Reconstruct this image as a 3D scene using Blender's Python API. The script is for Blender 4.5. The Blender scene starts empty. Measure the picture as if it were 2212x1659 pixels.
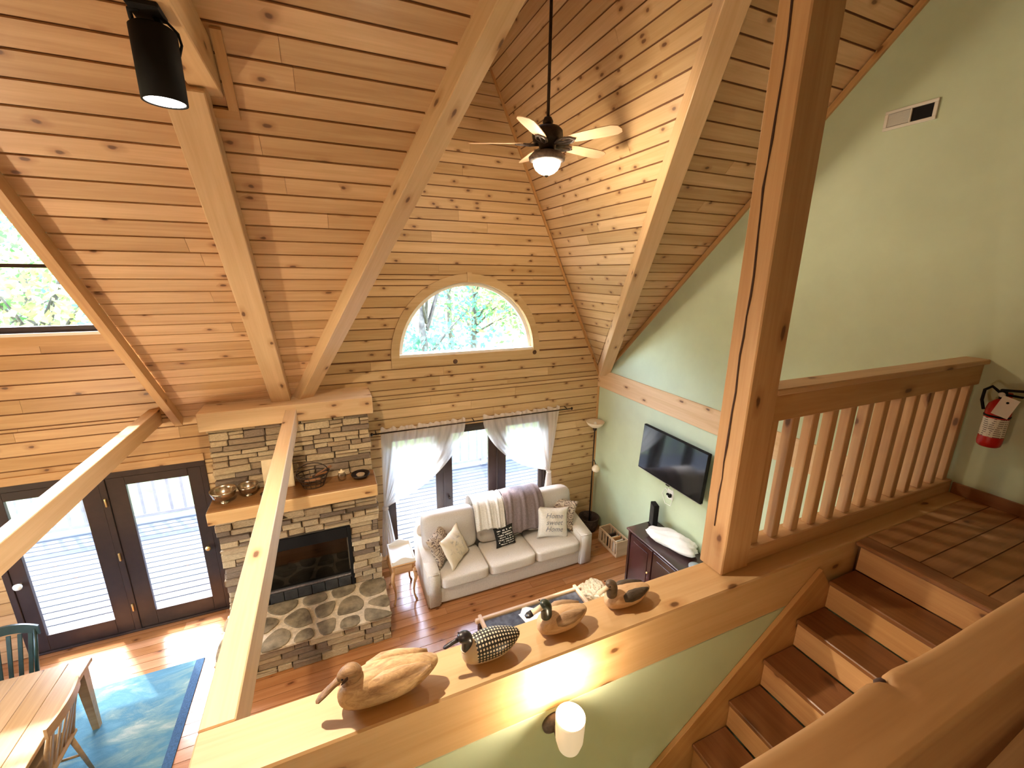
import bpy, bmesh, math, random
from mathutils import Vector, Matrix
random.seed(7)
S = bpy.context.scene
COL = S.collection
PI = math.pi

# ------------------------------------------------------------------ camera
EYE = 4.286
cam_d = bpy.data.cameras.new('camera')
cam_d.sensor_width = 36.0
cam_d.lens = 915.49 / 2212 * 36
cam_d.clip_start = 0.02
cam_d.clip_end = 300
cam = bpy.data.objects.new('camera', cam_d)
COL.objects.link(cam)
def cam_matrix(yaw, pitch, roll):
    cy, sy = math.cos(yaw), math.sin(yaw)
    f = Vector((sy, cy, 0)); r = Vector((cy, -sy, 0)); u = Vector((0, 0, 1))
    cp, sp = math.cos(pitch), math.sin(pitch)
    f2 = f * cp - u * sp; u2 = u * cp + f * sp
    cr, sr = math.cos(roll), math.sin(roll)
    r3 = r * cr + u2 * sr; u3 = -r * sr + u2 * cr
    m = Matrix((r3, u3, -f2)).transposed().to_4x4()
    m.translation = (0, 0, EYE)
    return m
cam.matrix_world = cam_matrix(*[math.radians(a) for a in (23.4335, 14.7097, 0.61247)])
S.camera = cam

# ------------------------------------------------------------------ world, sun, exposure
w = bpy.data.worlds.new('sky'); S.world = w; w.use_nodes = True
nt = w.node_tree
bg = nt.nodes['Background']
sky = nt.nodes.new('ShaderNodeTexSky')
sky.sky_type = 'NISHITA'; sky.sun_disc = False
sky.sun_elevation = math.radians(55); sky.sun_rotation = math.radians(-30)
sky.air_density = 1.0; sky.dust_density = 1.5; sky.ozone_density = 1.0
nt.links.new(sky.outputs[0], bg.inputs[0])
bg.inputs[1].default_value = 2.4
sun_d = bpy.data.lights.new('sun', 'SUN'); sun_d.energy = 3.6; sun_d.angle = math.radians(1.2)
sun_d.color = (1.0, 0.95, 0.86)
sun = bpy.data.objects.new('sun', sun_d); COL.objects.link(sun)
sun.rotation_euler = Vector((-0.38, 0.62, 1.0)).to_track_quat('Z', 'Y').to_euler()
sun.location = (-6, 12, 14)
S.view_settings.view_transform = 'Standard'
S.view_settings.look = 'None'
S.view_settings.gamma = 1.0
S.view_settings.use_curve_mapping = False
S.view_settings.exposure = 1.3

# ------------------------------------------------------------------ material helpers
class NT:
    def __init__(s, name):
        s.m = bpy.data.materials.new(name); s.m.use_nodes = True
        s.t = s.m.node_tree; s.b = s.t.nodes['Principled BSDF']; s.out = s.t.nodes['Material Output']
    def n(s, typ, **kw):
        nd = s.t.nodes.new(typ)
        for k, v in kw.items(): setattr(nd, k, v)
        return nd
    def l(s, a, b): s.t.links.new(a, b)
    def val(s, sock, v):
        if isinstance(v, (int, float, tuple, list)): sock.default_value = v
        else: s.l(v, sock)
    def math(s, op, a, b=0.0, c=None):
        nd = s.n('ShaderNodeMath', operation=op)
        s.val(nd.inputs[0], a); s.val(nd.inputs[1], b)
        if c is not None: s.val(nd.inputs[2], c)
        return nd.outputs[0]
    def vmath(s, op, a, b):
        nd = s.n('ShaderNodeVectorMath', operation=op)
        s.val(nd.inputs[0], a); s.val(nd.inputs[1], b)
        return nd.outputs[0]
    def mix(s, f, a, b, mode='MIX'):
        nd = s.n('ShaderNodeMix', data_type='RGBA', blend_type=mode)
        s.val(nd.inputs[0], f); s.val(nd.inputs[6], a); s.val(nd.inputs[7], b)
        return nd.outputs[2]
    def ramp(s, f, stops):
        nd = s.n('ShaderNodeValToRGB'); r = nd.color_ramp
        while len(r.elements) < len(stops): r.elements.new(0.5)
        for e, (p, c) in zip(r.elements, stops):
            e.position = p; e.color = c if len(c) == 4 else (*c, 1)
        s.l(f, nd.inputs[0]); return nd.outputs[0]
    def noise(s, vec, scale=5, detail=3, rough=0.5, dist=0.0):
        nd = s.n('ShaderNodeTexNoise'); nd.inputs['Scale'].default_value = scale
        nd.inputs['Detail'].default_value = detail; nd.inputs['Roughness'].default_value = rough
        nd.inputs['Distortion'].default_value = dist
        if vec is not None: s.l(vec, nd.inputs['Vector'])
        return nd.outputs[0]
    def coords(s, rnd=True, kind='Object'):
        tc = s.n('ShaderNodeTexCoord').outputs[kind]
        if rnd:
            r = s.n('ShaderNodeObjectInfo').outputs['Random']
            return s.vmath('ADD', tc, s.vmath('MULTIPLY', s.combine(r, r, r), (37.0, 91.0, 53.0)))
        return tc
    def combine(s, x, y, z):
        nd = s.n('ShaderNodeCombineXYZ'); s.val(nd.inputs[0], x); s.val(nd.inputs[1], y); s.val(nd.inputs[2], z)
        return nd.outputs[0]
    def bump(s, h, strength=0.3, dist=0.01):
        nd = s.n('ShaderNodeBump'); nd.inputs['Strength'].default_value = strength
        nd.inputs['Distance'].default_value = dist
        s.l(h, nd.inputs['Height']); s.l(nd.outputs[0], s.b.inputs['Normal'])

def c3(c): return (*c, 1.0)

def wood(name, light, dark, knot=(0.10, 0.035, 0.012), rough=0.38, knots=0.5, ksx=3.6, ksy=6.5, var=0.16, coat=0.0, grain=1.0):
    """pine boards: grain runs along the object's local X"""
    a = NT(name); v = a.coords()
    g1 = a.noise(a.vmath('MULTIPLY', v, (0.9 * grain, 16 * grain, 16 * grain)), 1.0, 5, 0.6, 0.6)
    g2 = a.noise(a.vmath('MULTIPLY', v, (2.5, 70, 70)), 1.0, 2, 0.5)
    f = a.math('ADD', a.math('MULTIPLY', g1, 0.75), a.math('MULTIPLY', g2, 0.25))
    col = a.ramp(f, [(0.32, c3(light)), (0.7, c3(dark))])
    if knots > 0:
        vo = a.n('ShaderNodeTexVoronoi', feature='F1', voronoi_dimensions='2D')
        vo.inputs['Scale'].default_value = 1.0
        sp = a.n('ShaderNodeSeparateXYZ'); a.l(v, sp.inputs[0])
        wob = a.math('MULTIPLY', a.noise(v, 14, 2), 0.22)
        a.l(a.combine(a.math('MULTIPLY_ADD', sp.outputs[0], ksx, wob), a.math('MULTIPLY', a.math('ADD', sp.outputs[1], sp.outputs[2]), ksy), 0.0), vo.inputs['Vector'])
        keep = a.n('ShaderNodeSeparateColor'); a.l(vo.outputs['Color'], keep.inputs[0])
        k = a.math('LESS_THAN', keep.outputs[0], knots)
        d = vo.outputs['Distance']
        cm = a.n('ShaderNodeMapRange'); cm.inputs[1].default_value = 0.055; cm.inputs[2].default_value = 0.10
        cm.inputs[3].default_value = 1.0; cm.inputs[4].default_value = 0.0
        a.l(d, cm.inputs[0])
        hm = a.n('ShaderNodeMapRange'); hm.inputs[1].default_value = 0.09; hm.inputs[2].default_value = 0.26
        hm.inputs[3].default_value = 0.45; hm.inputs[4].default_value = 0.0
        a.l(d, hm.inputs[0])
        col = a.mix(a.math('MULTIPLY', hm.outputs[0], k), col, c3(dark), 'MULTIPLY')
        col = a.mix(a.math('MULTIPLY', a.math('MULTIPLY', cm.outputs[0], k), 0.85), col, c3(knot))
    r = a.n('ShaderNodeObjectInfo').outputs['Random']
    hs = a.n('ShaderNodeHueSaturation')
    a.l(a.math('MULTIPLY_ADD', r, 2 * var, 1 - var), hs.inputs['Value'])
    a.l(a.math('MULTIPLY_ADD', r, -0.12, 1.06), hs.inputs['Saturation'])
    a.l(col, hs.inputs['Color'])
    a.l(hs.outputs[0], a.b.inputs['Base Color'])
    a.b.inputs['Roughness'].default_value = rough
    a.b.inputs['Coat Weight'].default_value = coat
    a.b.inputs['Coat Roughness'].default_value = 0.2
    a.bump(g1, 0.06, 0.01)
    return a.m

def plain(name, col, rough=0.5, metal=0.0, nscale=0, namt=0.15, bump=0.0, bscale=60, emit=None, estr=0.0, spec=None, rnd=True):
    a = NT(name)
    if nscale:
        v = a.coords(rnd)
        f = a.noise(v, nscale, 4, 0.6)
        d = tuple(max(0, x * (1 - namt * 2)) for x in col); b = tuple(min(1, x * (1 + namt)) for x in col)
        a.l(a.ramp(f, [(0.3, c3(d)), (0.7, c3(b))]), a.b.inputs['Base Color'])
    else:
        a.b.inputs['Base Color'].default_value = c3(col)
    a.b.inputs['Roughness'].default_value = rough
    a.b.inputs['Metallic'].default_value = metal
    if spec is not None: a.b.inputs['Specular IOR Level'].default_value = spec
    if bump: a.bump(a.noise(a.coords(rnd), bscale, 3, 0.6), bump, 0.01)
    if emit:
        a.b.inputs['Emission Color'].default_value = c3(emit); a.b.inputs['Emission Strength'].default_value = estr
    return a.m

M = {}
M['pine'] = wood('pine_board', (0.67, 0.435, 0.235), (0.49, 0.28, 0.13), knots=0.26, coat=0.15)
M['pine_wall'] = wood('pine_wall_board', (0.64, 0.445, 0.235), (0.49, 0.31, 0.14), knots=0.42, rough=0.5)
M['pine_left'] = wood('pine_left_board', (0.60, 0.36, 0.165), (0.44, 0.23, 0.09), knots=0.2, rough=0.42)
M['beam'] = wood('timber_beam', (0.68, 0.46, 0.25), (0.55, 0.34, 0.16), knots=0.25, ksx=2.6, ksy=6, var=0.04, rough=0.45, grain=0.8)
M['fir'] = wood('fir_post', (0.62, 0.39, 0.20), (0.47, 0.26, 0.115), knots=0.25, ksx=2.6, ksy=6, var=0.05, rough=0.5)
M['floor'] = wood('floor_board', (0.46, 0.21, 0.085), (0.31, 0.125, 0.042), knots=0.2, rough=0.2, var=0.18, coat=0.25)
M['tread'] = wood('tread_board', (0.29, 0.125, 0.046), (0.18, 0.07, 0.024), knots=0.3, rough=0.35)  # dark tone takes in the shade lying on the treads
M['riser'] = wood('riser_board', (0.60, 0.34, 0.14), (0.45, 0.22, 0.08), knots=0.35, rough=0.45)  # paler tone takes in the sconce light on the risers
M['back'] = plain('groove_shadow', (0.16, 0.07, 0.03), 0.8)
M['trimwood'] = wood('trim_wood', (0.60, 0.36, 0.16), (0.45, 0.24, 0.09), knots=0.2, var=0.05)
M['green'] = plain('sage_green_paint', (0.52, 0.60, 0.42), 0.6, nscale=3, namt=0.03, bump=0.04, bscale=220, rnd=False)
M['darkframe'] = plain('dark_brown_frame', (0.035, 0.02, 0.016), 0.32, nscale=14, namt=0.1)
M['black'] = plain('black_metal', (0.009, 0.008, 0.008), 0.7, spec=0.15)
M['bronze'] = plain('dark_bronze', (0.035, 0.022, 0.016), 0.38, 0.6, nscale=30, namt=0.2)
M['pewter'] = plain('aged_pewter', (0.17, 0.14, 0.13), 0.45, 0.5, nscale=40, namt=0.25)
M['brass'] = plain('brass', (0.75, 0.55, 0.25), 0.3, 0.9)
M['white'] = plain('white_paint', (0.80, 0.79, 0.75), 0.5)
M['steel'] = plain('steel', (0.6, 0.6, 0.6), 0.3, 0.9)
M['mortar'] = plain('pale_mortar', (0.60, 0.48, 0.32), 0.9, nscale=25, namt=0.15, bump=0.4)
M['jointdark'] = plain('dark_joint', (0.07, 0.045, 0.025), 0.95)

def stone_mat(name):
    a = NT(name); v = a.coords()
    f = a.noise(v, 9, 5, 0.65)
    r = a.n('ShaderNodeObjectInfo').outputs['Random']
    tone = a.ramp(r, [(0.0, (0.60, 0.44, 0.26, 1)), (0.35, (0.70, 0.54, 0.34, 1)), (0.62, (0.52, 0.37, 0.22, 1)), (0.8, (0.27, 0.19, 0.13, 1)), (1.0, (0.36, 0.26, 0.18, 1))])
    dark = a.mix(1.0, tone, (0.62, 0.60, 0.58, 1), 'MULTIPLY')
    a.l(a.mix(a.ramp(f, [(0.35, (0, 0, 0)), (0.68, (1, 1, 1))]), dark, tone), a.b.inputs['Base Color'])
    a.b.inputs['Roughness'].default_value = 0.85
    a.bump(a.noise(v, 28, 5, 0.7), 0.7, 0.012)
    return a.m
M['stone'] = stone_mat('ledge_stone')
M['flag'] = plain('flagstone', (0.24, 0.185, 0.11), 0.9, spec=0.15, nscale=7, namt=0.3, bump=0.5, bscale=18)

def glass_mat(name, tint=(1, 1, 1), refl=0.06):
    a = NT(name)
    tr = a.n('ShaderNodeBsdfTransparent'); tr.inputs[0].default_value = c3(tint)
    gl = a.n('ShaderNodeBsdfGlossy'); gl.inputs['Roughness'].default_value = 0.02
    lw = a.n('ShaderNodeLayerWeight'); lw.inputs[0].default_value = 0.12
    mx = a.n('ShaderNodeMixShader')
    a.l(a.math('MULTIPLY_ADD', lw.outputs['Fresnel'], 0.8, refl * 0.4), mx.inputs[0])
    a.l(tr.outputs[0], mx.inputs[1]); a.l(gl.outputs[0], mx.inputs[2]); a.l(mx.outputs[0], a.out.inputs[0])
    return a.m
M['glass'] = glass_mat('window_glass')

def sheer_mat(name, col, trans):
    a = NT(name); v = a.coords(False)
    d = a.n('ShaderNodeBsdfDiffuse'); d.inputs[0].default_value = c3(col)
    t = a.n('ShaderNodeBsdfTranslucent'); t.inputs[0].default_value = c3(col)
    tr = a.n('ShaderNodeBsdfTransparent')
    m1 = a.n('ShaderNodeMixShader'); m1.inputs[0].default_value = 0.55
    a.l(d.outputs[0], m1.inputs[1]); a.l(t.outputs[0], m1.inputs[2])
    m2 = a.n('ShaderNodeMixShader')
    a.l(a.math('MULTIPLY_ADD', a.noise(a.vmath('MULTIPLY', v, (60, 60, 3)), 1, 2), 0.25, trans - 0.12), m2.inputs[0])
    a.l(m1.outputs[0], m2.inputs[1]); a.l(tr.outputs[0], m2.inputs[2]); a.l(m2.outputs[0], a.out.inputs[0])
    return a.m
M['sheer'] = sheer_mat('sheer_curtain', (0.88, 0.83, 0.80), 0.24)
M['sheergather'] = sheer_mat('sheer_curtain_gathered', (0.86, 0.80, 0.76), 0.12)

def emitter(name, col, strength):
    a = NT(name)
    e = a.n('ShaderNodeEmission'); e.inputs[0].default_value = c3(col); e.inputs[1].default_value = strength
    a.l(e.outputs[0], a.out.inputs[0]); return a.m

# ------------------------------------------------------------------ object helpers
def tag(o, label=None, cat=None, group=None, kind=None):
    if label: o['label'] = label
    if cat: o['category'] = cat
    if group: o['group'] = group
    if kind: o['kind'] = kind
    return o

def attach(o, parent):
    if parent is not None:
        o.parent = parent
        o.matrix_parent_inverse = PM[parent.name].inverted()
    PM[o.name] = o.matrix_basis.copy()
    return o
PM = {}

def thing(name, loc, label=None, cat=None, group=None, kind=None):
    o = bpy.data.objects.new(name, None); COL.objects.link(o)
    o.location = loc; o.empty_display_size = 0.1
    PM[o.name] = Matrix.Translation(loc)
    return tag(o, label, cat, group, kind)

def link_mesh(name, me, mat=None, parent=None, mtx=None):
    o = bpy.data.objects.new(name, me); COL.objects.link(o)
    if mat is not None and not me.materials: me.materials.append(mat)
    if mtx is not None: o.matrix_basis = mtx
    return attach(o, parent)

def obj(name, verts, faces, mat, parent=None, mtx=None, smooth=False):
    me = bpy.data.meshes.new(name)
    me.from_pydata([tuple(v) for v in verts], [], faces)
    if smooth: me.polygons.foreach_set('use_smooth', [True] * len(me.polygons))
    me.update()
    return link_mesh(name, me, mat, parent, mtx)

def bm_obj(name, bm, mat, parent=None, mtx=None, smooth=False):
    bmesh.ops.recalc_face_normals(bm, faces=bm.faces)
    me = bpy.data.meshes.new(name); bm.to_mesh(me); bm.free()
    if smooth: me.polygons.foreach_set('use_smooth', [True] * len(me.polygons))
    return link_mesh(name, me, mat, parent, mtx)

def cube_bm(sx, sy, sz, bev=0.0, seg=1):
    bm = bmesh.new(); bmesh.ops.create_cube(bm, size=1.0)
    bmesh.ops.scale(bm, vec=(sx, sy, sz), verts=bm.verts)
    if bev > 0: bmesh.ops.bevel(bm, geom=bm.edges[:], offset=min(bev, 0.45 * min(sx, sy, sz)), segments=seg, affect='EDGES', profile=0.5)
    return bm

def box(name, x, y, z, mat, parent=None, bev=0.0, seg=1, axis='X', rot=None, smooth=False):
    """box from ranges; local X is laid along the given world axis so that grain follows it"""
    cx, cy, cz = [(a + b) / 2 for a, b in (x, y, z)]
    sx, sy, sz = [abs(b - a) for a, b in (x, y, z)]
    if axis == 'X': R = Matrix(); d = (sx, sy, sz)
    elif axis == 'Y': R = Matrix.Rotation(PI / 2, 4, 'Z'); d = (sy, sx, sz)
    else: R = Matrix.Rotation(-PI / 2, 4, 'Y'); d = (sz, sy, sx)
    m = Matrix.Translation((cx, cy, cz))
    if rot is not None: m = m @ rot
    return bm_obj(name, cube_bm(*d, bev, seg), mat, parent, m @ R, smooth)

def frame_from(xd, zd):
    xd = Vector(xd).normalized(); zd = Vector(zd)
    yd = zd.cross(xd).normalized(); zd = xd.cross(yd).normalized()
    return Matrix((xd, yd, zd)).transposed().to_4x4()

def bar(name, p0, p1, w_, h_, mat, parent=None, up=(0, 0, 1), bev=0.0, top=False):
    """timber from p0 to p1, width across, height along up; top=True: line runs on its top face"""
    p0, p1 = Vector(p0), Vector(p1)
    R = frame_from(p1 - p0, up)
    c = (p0 + p1) / 2
    if top: c = c - R.to_3x3().col[2] * h_ / 2
    return bm_obj(name, cube_bm((p1 - p0).length, w_, h_, bev), mat, parent, Matrix.Translation(c) @ R)

def lathe_bm(profile, seg=24, cap=True):
    bm = bmesh.new(); rings = []
    for r, z in profile:
        rings.append([bm.verts.new((max(r, 1e-4) * math.cos(2 * PI * i / seg), max(r, 1e-4) * math.sin(2 * PI * i / seg), z)) for i in range(seg)])
    for a, b in zip(rings, rings[1:]):
        for i in range(seg):
            bm.faces.new((a[i], a[(i + 1) % seg], b[(i + 1) % seg], b[i]))
    if cap:
        bm.faces.new(rings[0][::-1]); bm.faces.new(rings[-1])
    return bm

def lathe(name, profile, loc, mat, parent=None, seg=24, rot=None, cap=True, smooth=True):
    m = Matrix.Translation(loc)
    if rot is not None: m = m @ rot
    return bm_obj(name, lathe_bm(profile, seg, cap), mat, parent, m, smooth)

def tube_bm(pts, rad, seg=8, closed=False, bm=None):
    bm = bm or bmesh.new(); pts = [Vector(p) for p in pts]; rings = []
    n = len(pts); prev = None
    for i, p in enumerate(pts):
        if closed: t = pts[(i + 1) % n] - pts[i - 1]
        else: t = pts[min(i + 1, n - 1)] - pts[max(i - 1, 0)]
        t.normalize()
        a = prev - t * prev.dot(t) if prev is not None else Vector((0, 0, 1)).cross(t)
        if a.length < 1e-4: a = Vector((1, 0, 0)).cross(t)
        a.normalize(); prev = a; b = t.cross(a)
        r = rad[i] if isinstance(rad, (list, tuple)) else rad
        rings.append([bm.verts.new(p + a * r * math.cos(2 * PI * k / seg) + b * r * math.sin(2 * PI * k / seg)) for k in range(seg)])
    rng = range(n if closed else n - 1)
    for i in rng:
        a, b = rings[i], rings[(i + 1) % n]
        for k in range(seg): bm.faces.new((a[k], a[(k + 1) % seg], b[(k + 1) % seg], b[k]))
    if not closed:
        bm.faces.new(rings[0][::-1]); bm.faces.new(rings[-1])
    return bm

def tube(name, pts, rad, mat, parent=None, seg=8, closed=False):
    pts = [Vector(p) for p in pts]; c = sum(pts, Vector()) / len(pts)
    return bm_obj(name, tube_bm([p - c for p in pts], rad, seg, closed), mat, parent, Matrix.Translation(c), True)

def loft_bm(secs, n=18, power=2.0):
    """secs: (x, zc, half_width, half_height_up, half_height_down); rings across local X"""
    bm = bmesh.new(); rings = []
    for x, zc, hw, hu, hd in secs:
        ring = []
        for k in range(n):
            t = 2 * PI * k / n; c, s_ = math.cos(t), math.sin(t)
            cc = math.copysign(abs(c) ** (2 / power), c); ss = math.copysign(abs(s_) ** (2 / power), s_)
            ring.append(bm.verts.new((x, hw * cc, zc + (hu if s_ >= 0 else hd) * ss)))
        rings.append(ring)
    for a, b in zip(rings, rings[1:]):
        for k in range(n): bm.faces.new((a[k], a[(k + 1) % n], b[(k + 1) % n], b[k]))
    bm.faces.new(rings[0][::-1]); bm.faces.new(rings[-1])
    return bm

# ------------------------------------------------------------------ boarded surfaces
def seg_levels(L, R, v0, v1, K):
    vs = [v0 + (v1 - v0) * i / K for i in range(K + 1)]
    return [(v, L(v), R(v)) for v in vs]

def prism(name, levels, t0, t1, mat, parent, mtx, inset=0.0):
    """polygon given as levels (v,uL,uR), extruded between depths t0 (face) and t1; origin moved to its middle"""
    vv = levels
    cu = (vv[0][1] + vv[0][2] + vv[-1][1] + vv[-1][2]) / 4; cv = (vv[0][0] + vv[-1][0]) / 2
    verts, faces = [], []
    n = len(vv)
    for t, ins in ((t0, inset), (t1, 0.0)):
        for i, (v, a, b) in enumerate(vv):
            dv = ins if i == 0 else (-ins if i == n - 1 else 0)
            verts.append((a - cu, v - cv + dv, t)); verts.append((b - cu, v - cv + dv, t))
    o = 2 * n
    for i in range(n - 1):
        faces.append((2 * i, 2 * i + 1, 2 * i + 3, 2 * i + 2))
        faces.append((o + 2 * i, o + 2 * i + 2, o + 2 * i + 3, o + 2 * i + 1))
        faces.append((2 * i, 2 * i + 2, o + 2 * i + 2, o + 2 * i))
        faces.append((2 * i + 1, o + 2 * i + 1, o + 2 * i + 3, 2 * i + 3))
    faces.append((0, o, o + 1, 1)); faces.append((2 * n - 2, 2 * n - 1, o + 2 * n - 1, o + 2 * n - 2))
    if t0 < t1: faces = [f[::-1] for f in faces]
    return obj(name, verts, faces, mat, parent, mtx @ Matrix.Translation((cu, cv, 0)))

def boards(parent, segs, mtx, width, mat, vstart=0.0, name='plank', face=0.0, depth=-0.02, blen=(1.8, 3.6), K=1, gap=0.0035, rng=None, bevel=0.004):
    """segs: (v0, v1, L(v), R(v), K). Boards of given width along u; each board is one object"""
    rng = rng or random
    rows = {}
    for (a, b, L, R, K) in segs:
        k = math.floor((a - vstart) / width)
        v = a
        while v < b - 1e-4:
            k = math.floor((v - vstart) / width + 1e-6)
            nxt = min(b, vstart + (k + 1) * width)
            if nxt - v > 0.012:
                lv = seg_levels(L, R, v + gap / 2, nxt - gap / 2, K)
                u0 = min(x[1] for x in lv); u1 = max(x[2] for x in lv)
                if max(x[2] - x[1] for x in lv) > 0.03:
                    lv = [(q, min(x0, x1 - 0.004) if x1 > x0 else (x0 + x1) / 2 - 0.002, max(x1, x0 + 0.004) if x1 > x0 else (x0 + x1) / 2 + 0.002) for q, x0, x1 in lv]
                    cuts = []
                    u = u0 + rng.uniform(0.5, blen[1])
                    inner0 = max(x[1] for x in lv) + 0.4; inner1 = min(x[2] for x in lv) - 0.4
                    while u < inner1:
                        if u > inner0: cuts.append(u)
                        u += rng.uniform(*blen)
                    edges = [None] + cuts + [None]
                    for c0, c1 in zip(edges, edges[1:]):
                        piece = [(q, x0 if c0 is None else c0 + 0.001, x1 if c1 is None else c1 - 0.001) for q, x0, x1 in lv]
                        prism(name, piece, face, depth, mat, parent, mtx, bevel)
            v = nxt
# ================================================================== THE SETTING
W = 5.7            # inner face of the far wall
XR = 4.05          # inner face of the green wall
PLW = 0.137        # board width
TOPB = 2.775       # top of the tie beams / loft level
VX0, VX1, VZ, VS = -0.46, 4.09, 2.66, 0.48   # dormer eaves, eave height, valley run
VY = 8.336 - VZ
HALF = (VX1 - VX0) / 2; XC = (VX0 + VX1) / 2
RISE = HALF / VS; APEX = VZ + RISE
AR, AZ = 0.985, 3.17                        # arch window radius and sill height
k_ = lambda v: (lambda q: v)

def struct(o): o['kind'] = 'structure'; return o

# ---- floor
floor = struct(box('floor', (-5.6, 4.2), (-4.6, 5.85), (-0.15, -0.004), M['back']))
boards(floor, [(2.5, W, k_(-3.9), k_(XR), 1)], Matrix(), 0.125, M['floor'], name='floorboard', blen=(1.2, 2.6), gap=0.002, bevel=0.002)
struct(box('floor_dining', (-5.6, -3.9), (-4.5, W), (-0.004, 0.0), M['floor']))
struct(box('floor_back', (-3.9, XR), (-4.5, 2.5), (-0.004, 0.0), M['floor']))

# ---- far wall: boards around the doors, the high window and the half-round window
gl = lambda z: VX0 + max(0, z - VZ) * VS
gr = lambda z: min(XR, VX1 - max(0, z - VZ) * VS)
al = lambda z: XC - math.sqrt(max(0, (AR + 0.03) ** 2 - (z - AZ) ** 2))
ar = lambda z: XC + math.sqrt(max(0, (AR + 0.03) ** 2 - (z - AZ) ** 2))
DH = 2.10
FDL, FDR = -3.46, -1.50      # French door opening
PDL, PDR = 0.53, 3.10        # patio door opening
HWL, HWR, HWB, HWT = -4.9, -1.72, 3.66, 5.6
wall_segs = [
    (0, DH, k_(-5.5), k_(FDL), 1), (0, DH, k_(FDR), k_(PDL), 1), (0, DH, k_(PDR), k_(XR), 1),
    (DH, VZ, k_(-5.5), k_(XR), 1),
    (VZ, HWB, k_(-5.5), k_(-1.60), 1), (HWB, HWT, k_(-5.5), k_(HWL), 1), (HWB, HWT, k_(HWR), k_(-1.60), 1), (HWT, 6.35, k_(-5.5), k_(-1.60), 1),
    (VZ, AZ - 0.03, gl, gr, 1), (AZ - 0.03, AZ + AR + 0.03, gl, al, 10), (AZ - 0.03, AZ + AR + 0.03, ar, gr, 10), (AZ + AR + 0.03, APEX - 0.03, gl, gr, 1)]
MW = Matrix(((1, 0, 0, 0), (0, 0, -1, W), (0, 1, 0, 0), (0, 0, 0, 1)))
def backing(name, segs, mtx, mat, t0=-0.012, t1=-0.16, ext=0.0):
    bmv, bmf = [], []
    for a, b, L, R, K in segs:
        lv = seg_levels(L, R, a, b, max(K, 1))
        n = len(lv); o = len(bmv)
        for t in (t0, t1):
            for v, x0, x1 in lv: bmv += [(x0, v, t), (x1, v, t)]
        q = 2 * n
        for i in range(n - 1):
            bmf += [(o + 2 * i, o + 2 * i + 1, o + 2 * i + 3, o + 2 * i + 2), (o + q + 2 * i, o + q + 2 * i + 2, o + q + 2 * i + 3, o + q + 2 * i + 1),
                    (o + 2 * i, o + 2 * i + 2, o + q + 2 * i + 2, o + q + 2 * i), (o + 2 * i + 1, o + q + 2 * i + 1, o + q + 2 * i + 3, o + 2 * i + 3)]
        bmf += [(o, o + q, o + q + 1, o + 1), (o + 2 * n - 2, o + 2 * n - 1, o + q + 2 * n - 1, o + q + 2 * n - 2)]
    return struct(obj(name, bmv, bmf, mat, None, mtx))
wall_back = backing('wall_back', wall_segs, MW, M['back'])
ls = [s for s in wall_segs if s[3](s[0]) <= -1.4]
rs = [s for s in wall_segs if s not in ls]
mid = (DH, VZ, k_(-5.5), k_(XR), 1)
boards(wall_back, [s for s in ls] + [(DH, VZ, k_(-5.5), k_(-0.46), 1)], MW, 0.15, M['pine_left'], blen=(1.6, 3.2), gap=0.006)
boards(wall_back, [s for s in rs if s[0] != DH] + [(DH, VZ, k_(-0.455), k_(XR), 1)], MW, PLW, M['pine_wall'], blen=(1.2, 2.8), gap=0.006)

# ---- green wall on the right with its sloping top, and the shell nobody sees
def poly_wall(name, pts, axis, at, thick, mat):
    """pts in the wall plane (h, z)"""
    n = len(pts); verts, faces = [], []
    for t in (at, at + thick):
        for h, z in pts: verts.append((t, h, z) if axis == 'X' else (h, t, z))
    faces.append(tuple(range(n))); faces.append(tuple(range(2 * n - 1, n - 1, -1)))
    for i in range(n): faces.append((i, i + n, (i + 1) % n + n, (i + 1) % n))
    bm = bmesh.new(); vs = [bm.verts.new(v) for v in verts]
    for f in faces: bm.faces.new([vs[i] for i in f])
    return struct(bm_obj(name, bm, mat))
wall_right = poly_wall('wall_right', [(-4.5, 0), (5.72, 0), (5.72, 2.65), (-0.5, 8.87), (-4.5, 4.87)], 'X', XR, 0.15, M['green'])
MWL = Matrix(((0, 0, 1, -5.5), (1, 0, 0, 0), (0, 1, 0, 0), (0, 0, 0, 1)))
rl_ = lambda z: max(-4.5, -4.5 + z - 4.87)
backing('wall_left', [(0, 0.9, k_(-4.6), k_(5.72), 1), (0.9, 2.3, k_(-4.6), k_(1.2), 1), (0.9, 2.3, k_(4.9), k_(5.72), 1), (2.3, 3.3, k_(-4.6), k_(5.72), 1),
    (3.3, 4.87, k_(-4.6), k_(5.72), 1), (4.87, 6.4, rl_, k_(5.72), 1), (6.4, 8.8, rl_, lambda z: 8.40 - z, 1)], MWL, M['pine_left'], 0.0, -0.15)
for n_, (ya, yb, za, zb_) in (('window_added', (1.2, 4.9, 0.9, 2.3)),):  # unseen window added to let more daylight into the room
    wn = thing(n_, (-5.55, (ya + yb) / 2, za), kind='structure')
    for y_, z_ in (((ya, yb), (za, za + 0.06)), ((ya, yb), (zb_ - 0.06, zb_)), ((ya, ya + 0.06), (za + 0.06, zb_ - 0.06)), ((yb - 0.06, yb), (za + 0.06, zb_ - 0.06)), (((ya + yb) / 2 - 0.04, (ya + yb) / 2 + 0.04), (za + 0.06, zb_ - 0.06))):
        box('frame', (-5.60, -5.53), y_, z_, M['darkframe'], wn)
    for y_ in ((ya + 0.05, (ya + yb) / 2 - 0.035), ((ya + yb) / 2 + 0.035, yb - 0.05)): box('pane', (-5.57, -5.562), y_, (za + 0.05, zb_ - 0.05), M['glass'], wn)
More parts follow.
